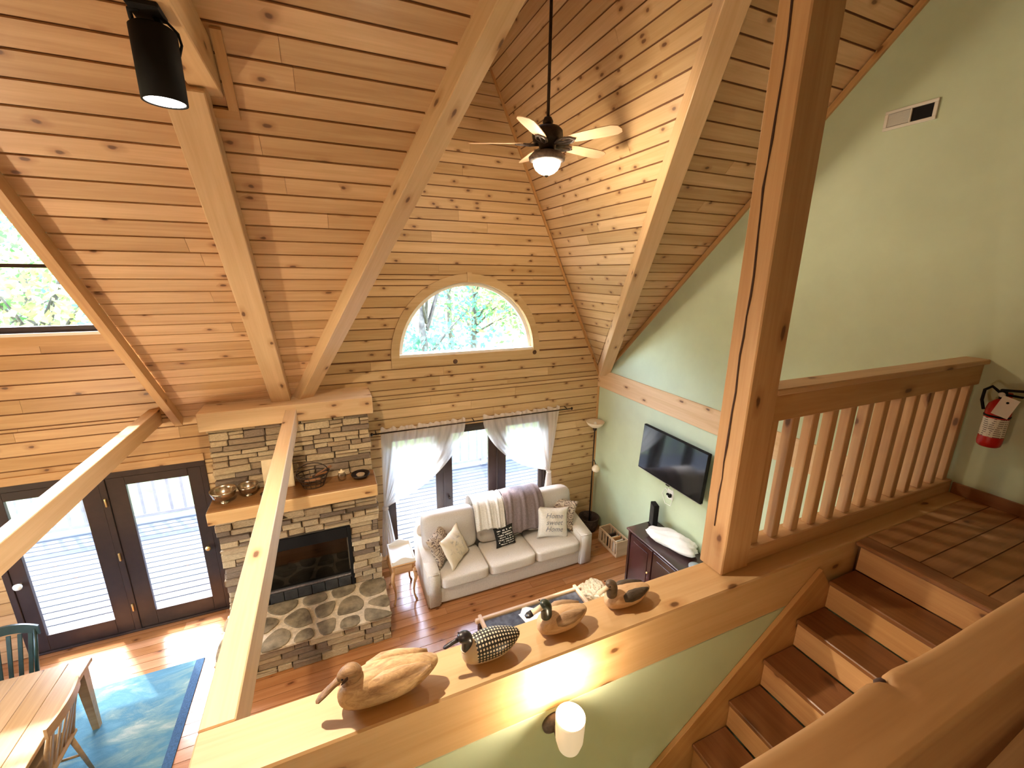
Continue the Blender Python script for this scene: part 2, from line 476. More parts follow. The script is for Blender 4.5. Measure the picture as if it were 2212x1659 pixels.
poly_wall('wall_front', [(-5.6, 0), (4.2, 0), (4.2, 4.95), (-5.6, 4.95)], 'Y', -4.65, 0.15, M['green'])

# ---- ceilings
q2 = math.sqrt(0.5)
MR = Matrix(((1, 0, 0, 0), (0, -q2, -q2, VY), (0, q2, -q2, VZ), (0, 0, 0, 1)))
vr = RISE / q2; vtop = (VY + 0.5) / q2; vb = (VY - 2.036) / q2
main_segs = [(-0.06, vr, k_(-1.62), lambda v: VX0 + VS * max(v, 0) * q2, 1), (-0.06, vr, lambda v: VX1 - VS * max(v, 0) * q2, k_(XR), 1), (vr, vtop, k_(-1.62), k_(XR), 1)]
ceiling = backing('ceiling', main_segs + [(vb, vtop, k_(-5.6), k_(-1.62), 1)], MR, M['back'], -0.012, -0.14)
boards(ceiling, main_segs, MR, PLW, M['pine'], blen=(1.8, 4.0), gap=0.006)
SL = math.hypot(HALF, RISE)
ca, sa = HALF / SL, RISE / SL
MDR = Matrix(((0, -ca, -sa, VX1), (-1, 0, 0, 0), (0, sa, -ca, VZ), (0, 0, 0, 1)))
MDL = Matrix(((0, ca, sa, VX0), (1, 0, 0, 0), (0, sa, -ca, VZ), (0, 0, 0, 1)))
rsegs = [(0, SL, k_(-W - 0.02), lambda v: -(VY - RISE * v / SL), 1)]
lsegs = [(0, SL, lambda v: VY - RISE * v / SL, k_(W + 0.02), 1)]
cdr = backing('ceiling_dormer_right', [(0, SL, k_(-W - 0.14), rsegs[0][3], 1)], MDR, M['back'], -0.012, -0.14)
boards(cdr, rsegs, MDR, PLW, M['pine_wall'], blen=(1.8, 4.0), gap=0.007)
cdl = backing('ceiling_dormer_left', [(0, SL, lsegs[0][2], k_(W + 0.14), 1)], MDL, M['back'], -0.012, -0.14)
boards(cdl, lsegs, MDL, PLW, M['pine_wall'], blen=(1.8, 4.0), gap=0.007)
# raised bay at the left: flat ceiling and cheek wall above the roof edge
struct(box('ceiling_bay', (-5.6, -1.62), (2.0, 5.8), (6.3, 6.42), M['pine_left']))
poly_wall('wall_cheek', [(5.75, 2.65), (5.75, 6.42), (1.95, 6.42)], 'X', -1.605, 0.08, M['pine_left'])
# rear roof slope over the loft
obj('ceiling_rear', [(-5.6, -0.5, 8.836), (4.2, -0.5, 8.836), (4.2, -4.7, 4.64), (-5.6, -4.7, 4.64), (-5.6, -0.5, 8.95), (4.2, -0.5, 8.95), (4.2, -4.7, 4.76), (-5.6, -4.7, 4.76)],
    [(0, 1, 2, 3), (7, 6, 5, 4), (0, 4, 5, 1), (1, 5, 6, 2), (2, 6, 7, 3), (3, 7, 4, 0)], M['pine'])['kind'] = 'structure'

M['landing'] = wood('landing_board', (0.42, 0.21, 0.085), (0.30, 0.135, 0.05), knots=0.2, rough=0.4, var=0.05)
# ---- loft floor, landing and the wall under the loft edge
loft = struct(box('floor_loft', (-0.5, XR), (-4.5, 0.16), (2.5, 2.771), M['back']))
landing = struct(box('floor_landing', (2.79, XR), (0.16, 1.199), (2.5, 2.771), M['back']))
boards(landing, [(-0.6, 1.20, k_(2.86), k_(XR), 1)], Matrix.Translation((0, 0, TOPB)), 0.135, M['landing'], name='floorboard', blen=(5, 6), gap=0.003, bevel=0.002)
boards(loft, [(-2.0, 0.16, k_(-0.5), k_(2.75), 1)], Matrix.Translation((0, 0, TOPB)), 0.135, M['tread'], name='floorboard', blen=(1.6, 2.6), gap=0.003, bevel=0.002)
struct(box('wall_stairs', (-0.5, XR), (1.20, 1.38), (0, 2.5), M['green']))

# ---- trims
struct(box('trim_1', (XR - 0.025, XR), (1.42, W), (2.48, TOPB), M['beam'], axis='Y', bev=0.004))
struct(box('trim_2', (XR - 0.02, XR), (W - 0.03, W), (0.1, 2.48), M['trimwood'], axis='Z'))
struct(bar('trim_3', (XR - 0.012, W, 2.62), (XR - 0.012, 0.9, 7.42), 0.024, 0.05, M['trimwood'], up=(0, 1, 1), top=True))
struct(bar('trim_4', (-1.65, W - 0.03, 2.65), (-1.65, 2.05, 6.30), 0.07, 0.10, M['trimwood'], up=(0, 1, 1), top=True))
tb = [(XC + (AR + 0.11) * math.cos(a), AZ) for a in (0,)]
struct(bar('trim_5', (VX1 - 0.05, W - 0.012, VZ), (XC + 0.02, W - 0.012, APEX - 0.04), 0.03, 0.024, M['trimwood'], up=(0, -1, 0)))
struct(bar('trim_6', (VX0 + 0.05, W - 0.012, VZ), (XC - 0.02, W - 0.012, APEX - 0.04), 0.03, 0.024, M['trimwood'], up=(0, -1, 0)))
struct(box('baseboard_right', (XR - 0.018, XR), (-0.6, 1.29), (TOPB, 2.86), M['tread'], axis='Y', bev=0.004))
struct(box('baseboard_back', (PDR + 0.02, XR), (W - 0.018, W), (0, 0.10), M['trimwood'], bev=0.004))

# ================================================================== WINDOWS AND DOORS
# half-round window
win = thing('window_1', (XC, W, AZ), kind='structure')
def ring_bm(r0, r1, d0, d1, a0=0, a1=PI, n=32, bm=None):
    bm = bm or bmesh.new(); rows = []
    for i in range(n + 1):
        a = a0 + (a1 - a0) * i / n; c, s_ = math.cos(a), math.sin(a)
        rows.append([bm.verts.new((r * c, d, r * s_)) for r, d in ((r0, d0), (r1, d0), (r1, d1), (r0, d1))])
    for p, q in zip(rows, rows[1:]):
        for j in range(4): bm.faces.new((p[j], p[(j + 1) % 4], q[(j + 1) % 4], q[j]))
    bm.faces.new(rows[0][::-1]); bm.faces.new(rows[-1])
    return bm
mw1 = Matrix.Translation((XC, W, AZ))
M['casing'] = wood('pale_casing', (0.62, 0.44, 0.23), (0.50, 0.33, 0.15), knots=0.15, var=0.02, rough=0.45)
for a0, a1 in ((0, PI / 2 - 0.03), (PI / 2 + 0.03, PI)):
    bm_obj('arch_casing', ring_bm(AR + 0.005, AR + 0.11, -0.02, 0.02, a0, a1, 20), M['casing'], win, mw1)
bm_obj('keystone', ring_bm(AR + 0.005, AR + 0.13, -0.027, 0.02, PI / 2 - 0.03, PI / 2 + 0.03, 2), M['casing'], win, mw1)
bm_obj('sash', ring_bm(AR - 0.05, AR + 0.02, 0.06, 0.12, 0, PI, 32), M['white'], win, mw1)
bm_obj('jamb', ring_bm(AR, AR + 0.03, 0.0, 0.16, 0, PI, 32), M['casing'], win, mw1)
box('sill', (XC - AR, XC + AR), (W + 0.0, W + 0.16), (AZ - 0.03, AZ + 0.035), M['white'], win)
box('apron_casing', (XC - AR - 0.11, XC + AR + 0.11), (W - 0.02, W + 0.01), (AZ - 0.13, AZ - 0.0), M['casing'], win)
bm = bmesh.new()
for y in (0.085, 0.095):
    vs = [bm.verts.new((AR * math.cos(PI * i / 32), y, AR * math.sin(PI * i / 32))) for i in range(33)]
    bm.faces.new(vs)
bm_obj('pane', bm, M['glass'], win, mw1)

M['knotwood'] = plain('dark_round_knot', (0.10, 0.045, 0.02), 0.6, nscale=30, namt=0.3)
for x, z in ((1.59, 3.07), (2.83, 3.125)):
    lathe('round_knot', [(0.0, 0.0), (0.034, 0.0), (0.030, 0.004), (0.0, 0.005)], (x, W - 0.0195, z), M['knotwood'], win, 18, rot=Matrix.Rotation(PI / 2, 4, 'X'))

# high window in the raised bay
win = thing('window_2', (-3.2, W, HWB), kind='structure')
for n_, x, z in (('frame', (HWL, HWR), (HWB, HWB + 0.06)), ('frame', (HWL, HWR), (HWT - 0.06, HWT)), ('frame', (HWL, HWL + 0.06), (HWB + 0.06, HWT - 0.06)), ('frame', (HWR - 0.06, HWR), (HWB + 0.06, HWT - 0.06)),
                 ('transom_bar', (HWL + 0.06, HWR - 0.06), (4.285, 4.32))):
    box(n_, x, (W + 0.03, W + 0.10), z, M['darkframe'], win)
box('sill', (HWL, HWR), (W - 0.03, W + 0.12), (HWB - 0.03, HWB), M['white'], win)
box('pane', (HWL + 0.05, HWR - 0.05), (W + 0.06, W + 0.068), (HWB + 0.05, 4.287), M['glass'], win)
box('pane', (HWL + 0.05, HWR - 0.05), (W + 0.06, W + 0.068), (4.318, HWT - 0.05), M['glass'], win)
box('casing', (HWL - 0.1, HWR + 0.06), (W - 0.015, W + 0.005), (HWB - 0.13, HWB - 0.03), M['trimwood'], win)

def glazed_leaf(parent, x0, x1, z0, z1, gx0, gx1, gz0, gz1, y0, y1, name='door_leaf'):
    """one leaf: stiles, rails and pane"""
    o = box(name, (x0, gx0), (y0, y1), (z0, z1), M['darkframe'], parent, 0.003)
    o2 = box('stile', (gx1, x1), (y0, y1), (z0, z1), M['darkframe'], o, 0.003)
    box('bottom_rail', (gx0, gx1), (y0, y1), (z0, gz0), M['darkframe'], o, 0.003)
    box('top_rail', (gx0, gx1), (y0, y1), (gz1, z1), M['darkframe'], o, 0.003)
    ym = (y0 + y1) / 2
    box('pane', (gx0 - 0.005, gx1 + 0.005), (ym - 0.004, ym + 0.004), (gz0 - 0.005, gz1 + 0.005), M['glass'], o)
    bmx = bmesh.new()
    return o

# French doors, hinged on the centre post
d1 = thing('door_1', (-2.48, W, 0), kind='structure')
box('frame_head', (FDL, FDR), (W - 0.012, W + 0.13), (2.03, DH), M['darkframe'], d1, 0.003)
for x in ((FDL, FDL + 0.055), (-2.50, -2.44), (FDR - 0.055, FDR)):
    box('frame_jamb', x, (W - 0.012, W + 0.13), (0, 2.03), M['darkframe'], d1, 0.003)
box('threshold', (FDL, FDR), (W - 0.02, W + 0.13), (0, 0.025), M['darkframe'], d1, 0.003)
lf1 = glazed_leaf(d1, FDL + 0.058, -2.503, 0.03, 2.025, -3.275, -2.665, 0.228, 1.926, W + 0.0, W + 0.045)
lf2 = glazed_leaf(d1, -2.437, FDR - 0.058, 0.03, 2.025, -2.272, -1.687, 0.228, 1.926, W + 0.0, W + 0.045)
for z in (0.35, 1.05, 1.75):
    for x, l in ((-2.497, lf1), (-2.443, lf2)):
        pass
    lathe('hinge', [(0.009, -0.05), (0.011, -0.045), (0.011, 0.045), (0.009, 0.05)], (-2.47, W - 0.02, z), M['brass'], d1, 10)
lathe('knob', [(0.012, 0), (0.012, 0.03), (0.034, 0.045), (0.04, 0.06), (0.03, 0.075), (0.0, 0.08)], (-3.34, W, 0.95), M['white'], lf1, 20, rot=Matrix.Rotation(PI / 2, 4, 'X'))  # white colour stands in for the bright reflection on this knob
lathe('knob', [(0.012, 0), (0.012, 0.03), (0.026, 0.04), (0.03, 0.055), (0.02, 0.066), (0.0, 0.07)], (-1.62, W, 0.95), M['brass'], lf2, 20, rot=Matrix.Rotation(PI / 2, 4, 'X'))
box('casing_top', (FDL - 0.06, FDR), (W - 0.02, W), (DH, DH + 0.09), M['pine_left'], d1, 0.003)

# patio door behind the sofa: three glazed panels
d2 = thing('door_2', (1.82, W, 0), kind='structure')
box('frame_head', (PDL, PDR), (W - 0.012, W + 0.13), (2.04, DH), M['darkframe'], d2, 0.003)
for x in ((PDL, PDL + 0.05), (PDR - 0.05, PDR)):
    box('frame_jamb', x, (W - 0.012, W + 0.13), (0, 2.04), M['darkframe'], d2, 0.003)
box('threshold', (PDL, PDR), (W - 0.02, W + 0.13), (0, 0.03), M['darkframe'], d2, 0.003)
for i, (x0, x1, g0, g1) in enumerate(((PDL + 0.052, 1.378, 0.66, 1.262), (1.382, 2.236, 1.51, 2.09), (2.24, PDR - 0.052, 2.385, 2.972))):
    glazed_leaf(d2, x0, x1, 0.032, 2.038, g0, g1, 0.2, 1.985, W + 0.01 + 0.002 * i, W + 0.055)
for x in (1.378, 2.238):
    box('mullion_bead', (x - 0.012, x + 0.012), (W - 0.004, W + 0.02), (0.032, 2.038), M['darkframe'], d2, 0.003)
lathe('handle', [(0.01, 0), (0.01, 0.03), (0.022, 0.04), (0.022, 0.055), (0.0, 0.06)], (1.45, W + 0.01, 0.98), M['bronze'], d2, 16, rot=Matrix.Rotation(PI / 2, 4, 'X'))

# ================================================================== TIMBER FRAME
def timber(o, label, cat='beam', group=None): return tag(o, label, cat, group)
def roofpt(x, y, off=0.0): return Vector((x, y - off * q2, 8.336 - y - off * q2))
# common rafter
rf = bar('rafter', roofpt(-0.583, 5.52), roofpt(-0.583, 3.06), 0.195, 0.13, M['beam'], up=(0, 1, 1), bev=0.006, top=True)
timber(rf, 'pale square rafter running straight up the ceiling from above the chimney')
# valley rafters
for sx, x0 in ((1, VX0), (-1, VX1)):
    d = Vector((VS * sx, -1, 1)); p0 = Vector((x0, VY, VZ)); up = Vector((1 * sx, VS, 0)).cross(d) * sx
    if up.z < 0: up = -up
    a = p0 + d * 0.10; b = p0 + d * (RISE - 0.10)
    o = bar('valley_rafter', a, b, 0.17, 0.20, M['beam'], up=up, bev=0.006)
    timber(o, 'long pale valley rafter crossing the ceiling left of the fan' if sx > 0 else 'long valley rafter running down beside the green wall, right of the fan', group='valley rafters')
o = box('tie_beam', (-0.533, -0.422), (1.41, 5.15), (2.59, TOPB), M['beam'], axis='Y', bev=0.005)
timber(o, 'bright tie beam crossing in front of the fireplace to the loft edge')
o = box('tie_beam', (-1.925, -1.82), (-4.4, W), (2.60, TOPB), M['beam'], axis='Y', bev=0.005)
timber(o, 'shaded tie beam crossing high in front of the French doors')
o = box('loft_edge_beam', (-0.533, XR), (1.20, 1.41), (2.50, TOPB), M['beam'], bev=0.007)
timber(o, 'wide loft edge beam with the row of duck decoys on top')
post = box('timber_post', (1.75, 1.945), (1.285, 1.43), (TOPB, 6.95), M['fir'], axis='Z', bev=0.006)
tag(post, 'tall square timber post with a long drying crack on the loft edge', 'post')
# drying crack in the post's left face
cr = bmesh.new(); pts = []
random.seed(3)
zz = TOPB + 0.25; yy = 1.365
prev = None
while zz < 6.9:
    wdt = 0.0015 + 0.0035 * random.random()
    a = cr.verts.new((1.7485, yy - wdt, zz)); b = cr.verts.new((1.7485, yy + wdt, zz)); c = cr.verts.new((1.7455, yy + wdt, zz)); d_ = cr.verts.new((1.7455, yy - wdt, zz))
    if prev: 
        for i in range(4): cr.faces.new((prev[i], prev[(i + 1) % 4], (a, b, c, d_)[(i + 1) % 4], (a, b, c, d_)[i]))
    prev = (a, b, c, d_); zz += 0.09; yy += random.uniform(-0.006, 0.006)
M['crack'] = plain('dark_crack', (0.05, 0.02, 0.01), 0.9)
bm_obj('drying_crack', cr, M['crack'], post)
o = box('loft_beam', (-0.56, -0.42), (-4.4, 3.13), (5.215, 5.42), M['beam'], axis='Y', bev=0.005)
timber(o, 'loft beam under the ceiling carrying the black spot lamp')
tr7 = thing('trim_7', (-0.40, 3.0, 5.3), kind='structure')
bar('trim_board', roofpt(-0.385, 3.17), roofpt(-0.385, 2.88), 0.05, 0.025, M['trimwood'], tr7, up=(0, 1, 1), top=True)
bar('trim_board', roofpt(-0.56, 3.175), roofpt(-0.36, 3.175), 0.05, 0.025, M['trimwood'], tr7, up=(0, 1, 1), top=True)

# ================================================================== STAIRS AND BALUSTRADE
st = thing('staircase', (1.8, 0.7, 0), 'wooden staircase, treads toned for shade and risers for sconce light, going down from the landing', 'staircase')
RUN, RIS = 0.232, 0.183
for k in range(0, 14):
    x = 2.74 - RUN * k; z = 2.776 - RIS * k
    if k > 0: box('tread', (x, x + RUN + 0.012), (0.24, 1.174), (z - 0.028, z), M['tread'], st, 0.005, axis='Y')
    else: box('nosing', (x, x + 0.115), (0.26, 1.199), (z - 0.026, z), M['tread'], st, 0.006, axis='Y')
    box('riser', (x + 0.02, x + 0.036), (0.24, 1.174), (z - RIS, z - 0.028), M['riser'], st, axis='Y')
R0 = Vector((2.74, 0, 2.776)); dS = Vector((-RUN, 0, -RIS))
for y, nm in ((1.187, 'skirt_board'), (0.225, 'stringer')):
    bar(nm, R0 + dS * 1.35 + Vector((0, y, 0.16)), R0 + dS * 14 + Vector((0, y, 0.16)), 0.024, 0.34, M['riser'], st, up=(-RIS, 0, RUN), bev=0.003, top=True)
struct(box('wall_under_stairs', (-0.5, 2.72), (0.165, 0.21), (0, 2.5), M['green']))

bl = thing('balustrade', (3.0, 1.35, TOPB), 'wooden balustrade of closely set square balusters between post and green wall', 'railing')
box('top_rail', (1.945, XR - 0.002), (1.285, 1.415), (3.725, 3.758), M['fir'], bl, 0.006)
box('upper_rail', (1.945, XR - 0.002), (1.31, 1.39), (3.58, 3.725), M['fir'], bl, 0.005)
box('bottom_rail', (1.945, XR - 0.002), (1.30, 1.40), (TOPB, 2.87), M['fir'], bl, 0.005)
bme = None
for k in range(13):
    x = 2.0 + 0.1645 * k
    if x + 0.055 > XR: break
    m = Matrix.Translation((x + 0.0225, 1.35, 3.225)) @ Matrix.Rotation(-PI / 2, 4, 'Y')
    if bme is None:
        o = bm_obj('baluster', cube_bm(0.71, 0.052, 0.055, 0.004), M['fir'], bl, m); bme = o.data
    else: link_mesh('baluster', bme, None, bl, m)

# near guard rail of the stairwell, right below the camera
gr_ = thing('guard_rail', (1.4, 0.2, TOPB), 'thick worn wooden guard rail with a knot hole in the near foreground', 'railing')
bm = bmesh.new(); NX = 150; prof = []
for i in range(9):
    a = PI / 2 * i / 8; prof.append((0.24 - 0.014 * (1 - math.sin(a)), -0.014 * (1 - math.cos(a)), a))
sec = [(0.240, -0.09), (0.240, -0.05), (0.240, -0.018), (0.2365, -0.007), (0.229, 0.0), (0.22, 0.001), (0.21, 0.0015), (0.20, 0.002), (0.19, 0.0015), (0.18, 0.001), (0.166, 0.0005), (0.164, 0.0), (0.1615, -0.003), (0.160, -0.010), (0.160, -0.013), (0.160, -0.06), (0.160, -0.10), (0.160, -0.17)]
rows = []
for i in range(NX + 1):
    x = -0.5 + 3.3 * i / NX
    t = (x - 0.70)
    if abs(t) < 0.35: x = 0.70 + math.copysign(abs(t / 0.35) ** 1.6, t) * 0.35
    t = x - 0.70
    row = []
    for y, z in sec:
        near = max(0, 1 - (0.242 - y) / 0.05)
        dent = math.exp(-(t / 0.010) ** 2) * near * 0.012
        ridg = math.exp(-(t / 0.06) ** 2) * max(0, 1 - (0.242 - y) / 0.045) * 0.004 * math.cos(math.atan2(t, 0.245 - y) * 14)
        swell = math.exp(-(t / 0.09) ** 2) * near * 0.004
        if z < -0.12: z = -0.175 - 0.045 * (1 / (1 + math.exp((x - 0.98) * 22))) + 0.004 * math.sin(x * 9)
        row.append(bm.verts.new((x, y - dent + swell * 0.7, z + 3.716 + ridg + swell - dent * 0.6 + 0.0012 * math.sin(x * 17 + y * 40))))
    rows.append(row)
for a, b in zip(rows, rows[1:]):
    for j in range(len(sec)):
        jj = (j + 1) % len(sec); bm.faces.new((a[j], a[jj], b[jj], b[j]))
bm.faces.new(rows[0][::-1]); bm.faces.new(rows[-1])
M['rail'] = wood('guard_rail_wood', (0.50, 0.27, 0.10), (0.36, 0.17, 0.055), knots=0.12, rough=0.5, var=0.02)
bm_obj('cap_rail', bm, M['rail'], gr_, None, True)
lathe('knot', [(0.006, -0.012), (0.009, 0.0), (0.006, 0.004)], (0.70, 0.237, 3.706), M['crack'], gr_, 10, rot=Matrix.Rotation(-0.9, 4, 'X'))
bm = bmesh.new(); rows = []
for i in range(61):
    x = -0.5 + 3.3 * i / 60
    zb = 3.22 + 0.006 * math.sin(x * 3.1 + 1) + 0.004 * math.sin(x * 8.3)
    rows.append([bm.verts.new((x, y, z)) for y, z in ((0.178, zb), (0.178, 3.626), (0.225, 3.626), (0.225, zb))])
for a, b in zip(rows, rows[1:]):
    for j in range(4): bm.faces.new((a[j], a[(j + 1) % 4], b[(j + 1) % 4], b[j]))
bm.faces.new(rows[0][::-1]); bm.faces.new(rows[-1])
bm_obj('under_rail', bm, M['fir'], gr_)
box('lower_rail', (-0.5, 2.8), (0.17, 0.23), (2.84, 2.92), M['fir'], gr_, 0.005)
bme = None
for k in range(22):
    m = Matrix.Translation((-0.45 + 0.15 * k, 0.2, 3.07)) @ Matrix.Rotation(-PI / 2, 4, 'Y')
    if bme is None: bme = bm_obj('baluster', cube_bm(0.36, 0.04, 0.04, 0.004), M['fir'], gr_, m).data
    else: link_mesh('baluster', bme, None, gr_, m)
for x in (-0.5, 2.8):
    box('newel_post', (x - 0.05, x + 0.05), (0.15, 0.25), (TOPB, 3.80), M['fir'], gr_, 0.008, axis='Z')
# ================================================================== FIREPLACE
fp = thing('fireplace', (-0.49, 5.1, 0), 'stacked ledgestone fireplace with flagstone hearth and timber mantel', 'fireplace')
LY, UY, HY = 5.08, 5.20, 4.40          # faces: lower breast, upper breast, hearth front
FX0, FX1, FZ0, FZ1 = -1.0, 0.02, 0.355, 1.205
MT, MB = 1.856, 1.70
jd = M['jointdark']
box('chimney_core', (-1.30, 0.335), (UY + 0.02, W - 0.004), (MT, 2.62), jd, fp)
box('breast_core', (-1.35, FX0), (LY + 0.02, W - 0.004), (0.0, MB), jd, fp)
box('breast_core', (FX1, 0.35), (LY + 0.02, W - 0.004), (0.0, MB), jd, fp)
box('breast_core', (FX0, FX1), (LY + 0.02, W - 0.004), (FZ1, MB), jd, fp)
box('hearth_core', (-1.39, 0.355), (HY + 0.02, LY + 0.02), (0.0, 0.325), jd, fp)
rs_ = random.Random(11)
bank = []
for i in range(14):
    bm = bmesh.new(); bmesh.ops.create_cube(bm, size=1.0)
    bmesh.ops.bevel(bm, geom=bm.edges[:], offset=0.05, segments=1, affect='EDGES')
    for v in bm.verts:
        v.co.x += rs_.uniform(-0.025, 0.025); v.co.z += rs_.uniform(-0.05, 0.05); v.co.y += rs_.uniform(-0.09, 0.09)
    bmesh.ops.recalc_face_normals(bm, faces=bm.faces)
    me = bpy.data.meshes.new('stone'); bm.to_mesh(me); bm.free(); me.materials.append(M['stone']); bank.append(me)
def stone(x0, x1, z0, z1, y):
    d = 0.09; pr = rs_.uniform(-0.014, 0.022)
    m = Matrix.Translation(((x0 + x1) / 2, y + d / 2 - pr, (z0 + z1) / 2)) @ Matrix.Rotation(rs_.uniform(-0.012, 0.012), 4, 'Y') @ Matrix.Diagonal((x1 - x0 - 0.011, d, z1 - z0 - 0.011, 1))
    link_mesh('stone', rs_.choice(bank), None, fp, m)
def courses(x0, x1, z0, z1, y, hole=None, hmin=0.05, hmax=0.095, lmin=0.1, lmax=0.42):
    z = z0
    while z < z1 - 0.02:
        h = rs_.uniform(hmin, hmax)
        if z1 - (z + h) < hmin * 0.8: h = z1 - z
        spans = [(x0, x1)]
        if hole and z + h > hole[2] + 0.02 and z < hole[3] - 0.02: spans = [(x0, hole[0]), (hole[1], x1)]
        for a, b in spans:
            u = a + rs_.uniform(-0.02, 0.015)
            while u < b - 0.03:
                l = rs_.uniform(lmin, lmax)
                if b - (u + l) < lmin * 0.7: l = b - u + rs_.uniform(-0.015, 0.02)
                if h > 0.075 and l < 0.3 and rs_.random() < 0.25:
                    c = z + h * rs_.uniform(0.4, 0.6); stone(u, u + l, z, c, y); stone(u, u + l, c, z + h, y)
                else: stone(u, u + l, z, z + h, y)
                u += l
        z += h
courses(-1.31, 0.345, MT, 2.62, UY)
courses(-1.36, 0.36, 0.355, MB, LY, (FX0, FX1, FZ0, FZ1), lmin=0.1, lmax=0.34)
courses(-1.40, 0.365, 0.0, 0.325, HY, None, 0.06, 0.1, 0.12, 0.42)

# hearth top: irregular flagstones in pale mortar
box('mortar_bed', (-1.40, 0.37), (HY - 0.02, LY + 0.02), (0.32, 0.343), M['mortar'], fp)
def clip(poly, nx, ny, c):
    out = []
    for i in range(len(poly)):
        a, b = poly[i], poly[(i + 1) % len(poly)]
        da = a[0] * nx + a[1] * ny - c; db = b[0] * nx + b[1] * ny - c
        if da <= 0: out.append(a)
        if da * db < 0:
            t = da / (da - db); out.append((a[0] + (b[0] - a[0]) * t, a[1] + (b[1] - a[1]) * t))
    return out
seeds = []
while len(seeds) < 16:
    p = (rs_.uniform(-1.38, 0.35), rs_.uniform(HY, LY))
    if all(math.hypot((p[0] - q[0]), (p[1] - q[1])) > 0.2 for q in seeds): seeds.append(p)
for p in seeds:
    poly = [(-1.41, HY - 0.03), (0.38, HY - 0.03), (0.38, LY + 0.01), (-1.41, LY + 0.01)]
    for q in seeds:
        if q is p: continue
        nx, ny = q[0] - p[0], q[1] - p[1]; L = math.hypot(nx, ny); nx /= L; ny /= L
        poly = clip(poly, nx, ny, (p[0] + q[0]) / 2 * nx + (p[1] + q[1]) / 2 * ny - 0.026)
        if len(poly) < 3: break
    if len(poly) < 3: continue
    # round the outline
    for _ in range(2):
        np_ = []
        for i in range(len(poly)):
            a, b = poly[i], poly[(i + 1) % len(poly)]
            np_ += [(a[0] * .78 + b[0] * .22, a[1] * .78 + b[1] * .22), (a[0] * .22 + b[0] * .78, a[1] * .22 + b[1] * .78)]
        poly = np_
    n = len(poly); zt = 0.352 + rs_.uniform(0, 0.007)
    verts = [(x - p[0], y - p[1], 0.335) for x, y in poly] + [(x - p[0], y - p[1], zt - 0.003) for x, y in poly] + [((x - p[0]) * .94, (y - p[1]) * .94, zt) for x, y in poly]
    faces = [tuple(range(2 * n, 3 * n))] + [(i, (i + 1) % n, n + (i + 1) % n, n + i) for i in range(n)] + [(n + i, n + (i + 1) % n, 2 * n + (i + 1) % n, 2 * n + i) for i in range(n)]
    obj('flagstone', verts, faces, M['flag'], fp, Matrix.Translation((p[0], p[1], 0)))

# firebox insert
fb = box('firebox', (FX0, FX1), (W - 0.14, W - 0.12), (FZ0, FZ1), M['black'], fp)
M['soot'] = plain('sooty_firebrick', (0.03, 0.027, 0.024), 0.7, nscale=12, namt=0.3)
M['buff'] = plain('buff_firebrick', (0.60, 0.50, 0.34), 0.8, nscale=10, namt=0.25)
box('liner_top', (FX0, FX1), (LY + 0.02, W - 0.14), (FZ1 - 0.02, FZ1), M['soot'], fb)
box('liner_floor', (FX0, FX1), (LY + 0.02, W - 0.14), (0.50, 0.53), M['soot'], fb)
box('liner_side', (FX0, FX0 + 0.05), (LY + 0.04, W - 0.14), (0.53, FZ1 - 0.02), M['soot'], fb)
box('liner_side', (FX1 - 0.06, FX1 - 0.02), (LY + 0.06, W - 0.14), (0.55, FZ1 - 0.15), M['buff'], fb)
for x in ((FX0, FX0 + 0.045), (FX1 - 0.045, FX1)): box('face_frame', x, (LY - 0.004, LY + 0.03), (FZ0 + 0.005, FZ1 - 0.005), M['black'], fb, 0.004)
box('hood', (FX0 + 0.045, FX1 - 0.045), (LY - 0.004, LY + 0.03), (FZ1 - 0.15, FZ1 - 0.005), M['black'], fb, 0.004)
box('sill_bar', (FX0 + 0.045, FX1 - 0.045), (LY - 0.008, LY + 0.02), (0.505, 0.53), M['pewter'], fb, 0.004)
for i in range(6):
    x = FX0 + 0.05 + i * 0.154
    box('dark_brick', (x, x + 0.148), (LY - 0.006, LY + 0.06), (FZ0 + 0.012, 0.495), M['soot'], fb, 0.004)
box('glass_door', (FX0 + 0.05, FX1 - 0.05), (LY + 0.034, LY + 0.040), (0.53, FZ1 - 0.15), glass_mat('smoked_glass', (0.55, 0.55, 0.55), 0.1), fb)
tube('log_grate', [(FX0 + 0.2, 5.28, 0.6), (FX1 - 0.25, 5.28, 0.6)], 0.045, M['soot'], fb, 10)
tube('log_grate', [(FX0 + 0.25, 5.4, 0.62), (FX1 - 0.2, 5.36, 0.62)], 0.05, M['soot'], fb, 10)
mantel = box('mantel_shelf', (-1.345, 0.358), (4.80, UY + 0.015), (MB, MT - 0.012), M['beam'], fp, 0.008)
M['topwood'] = wood('dark_brown_top', (0.30, 0.15, 0.06), (0.19, 0.085, 0.03), knots=0.1, rough=0.35, var=0.02)  # top board a darker brown than the shelf below it
box('mantel_top', (-1.34, 0.353), (4.815, UY + 0.015), (MT - 0.012, MT), M['topwood'], mantel, 0.003)
mantel['label'] = 'thick honey pine mantel shelf'
cap = box('chimney_cap_beam', (-1.36, 0.40), (5.14, W - 0.002), (2.622, 2.826), M['beam'], None, 0.006)
tag(cap, 'heavy pine beam capping the stone chimney where the rafters land', 'beam')

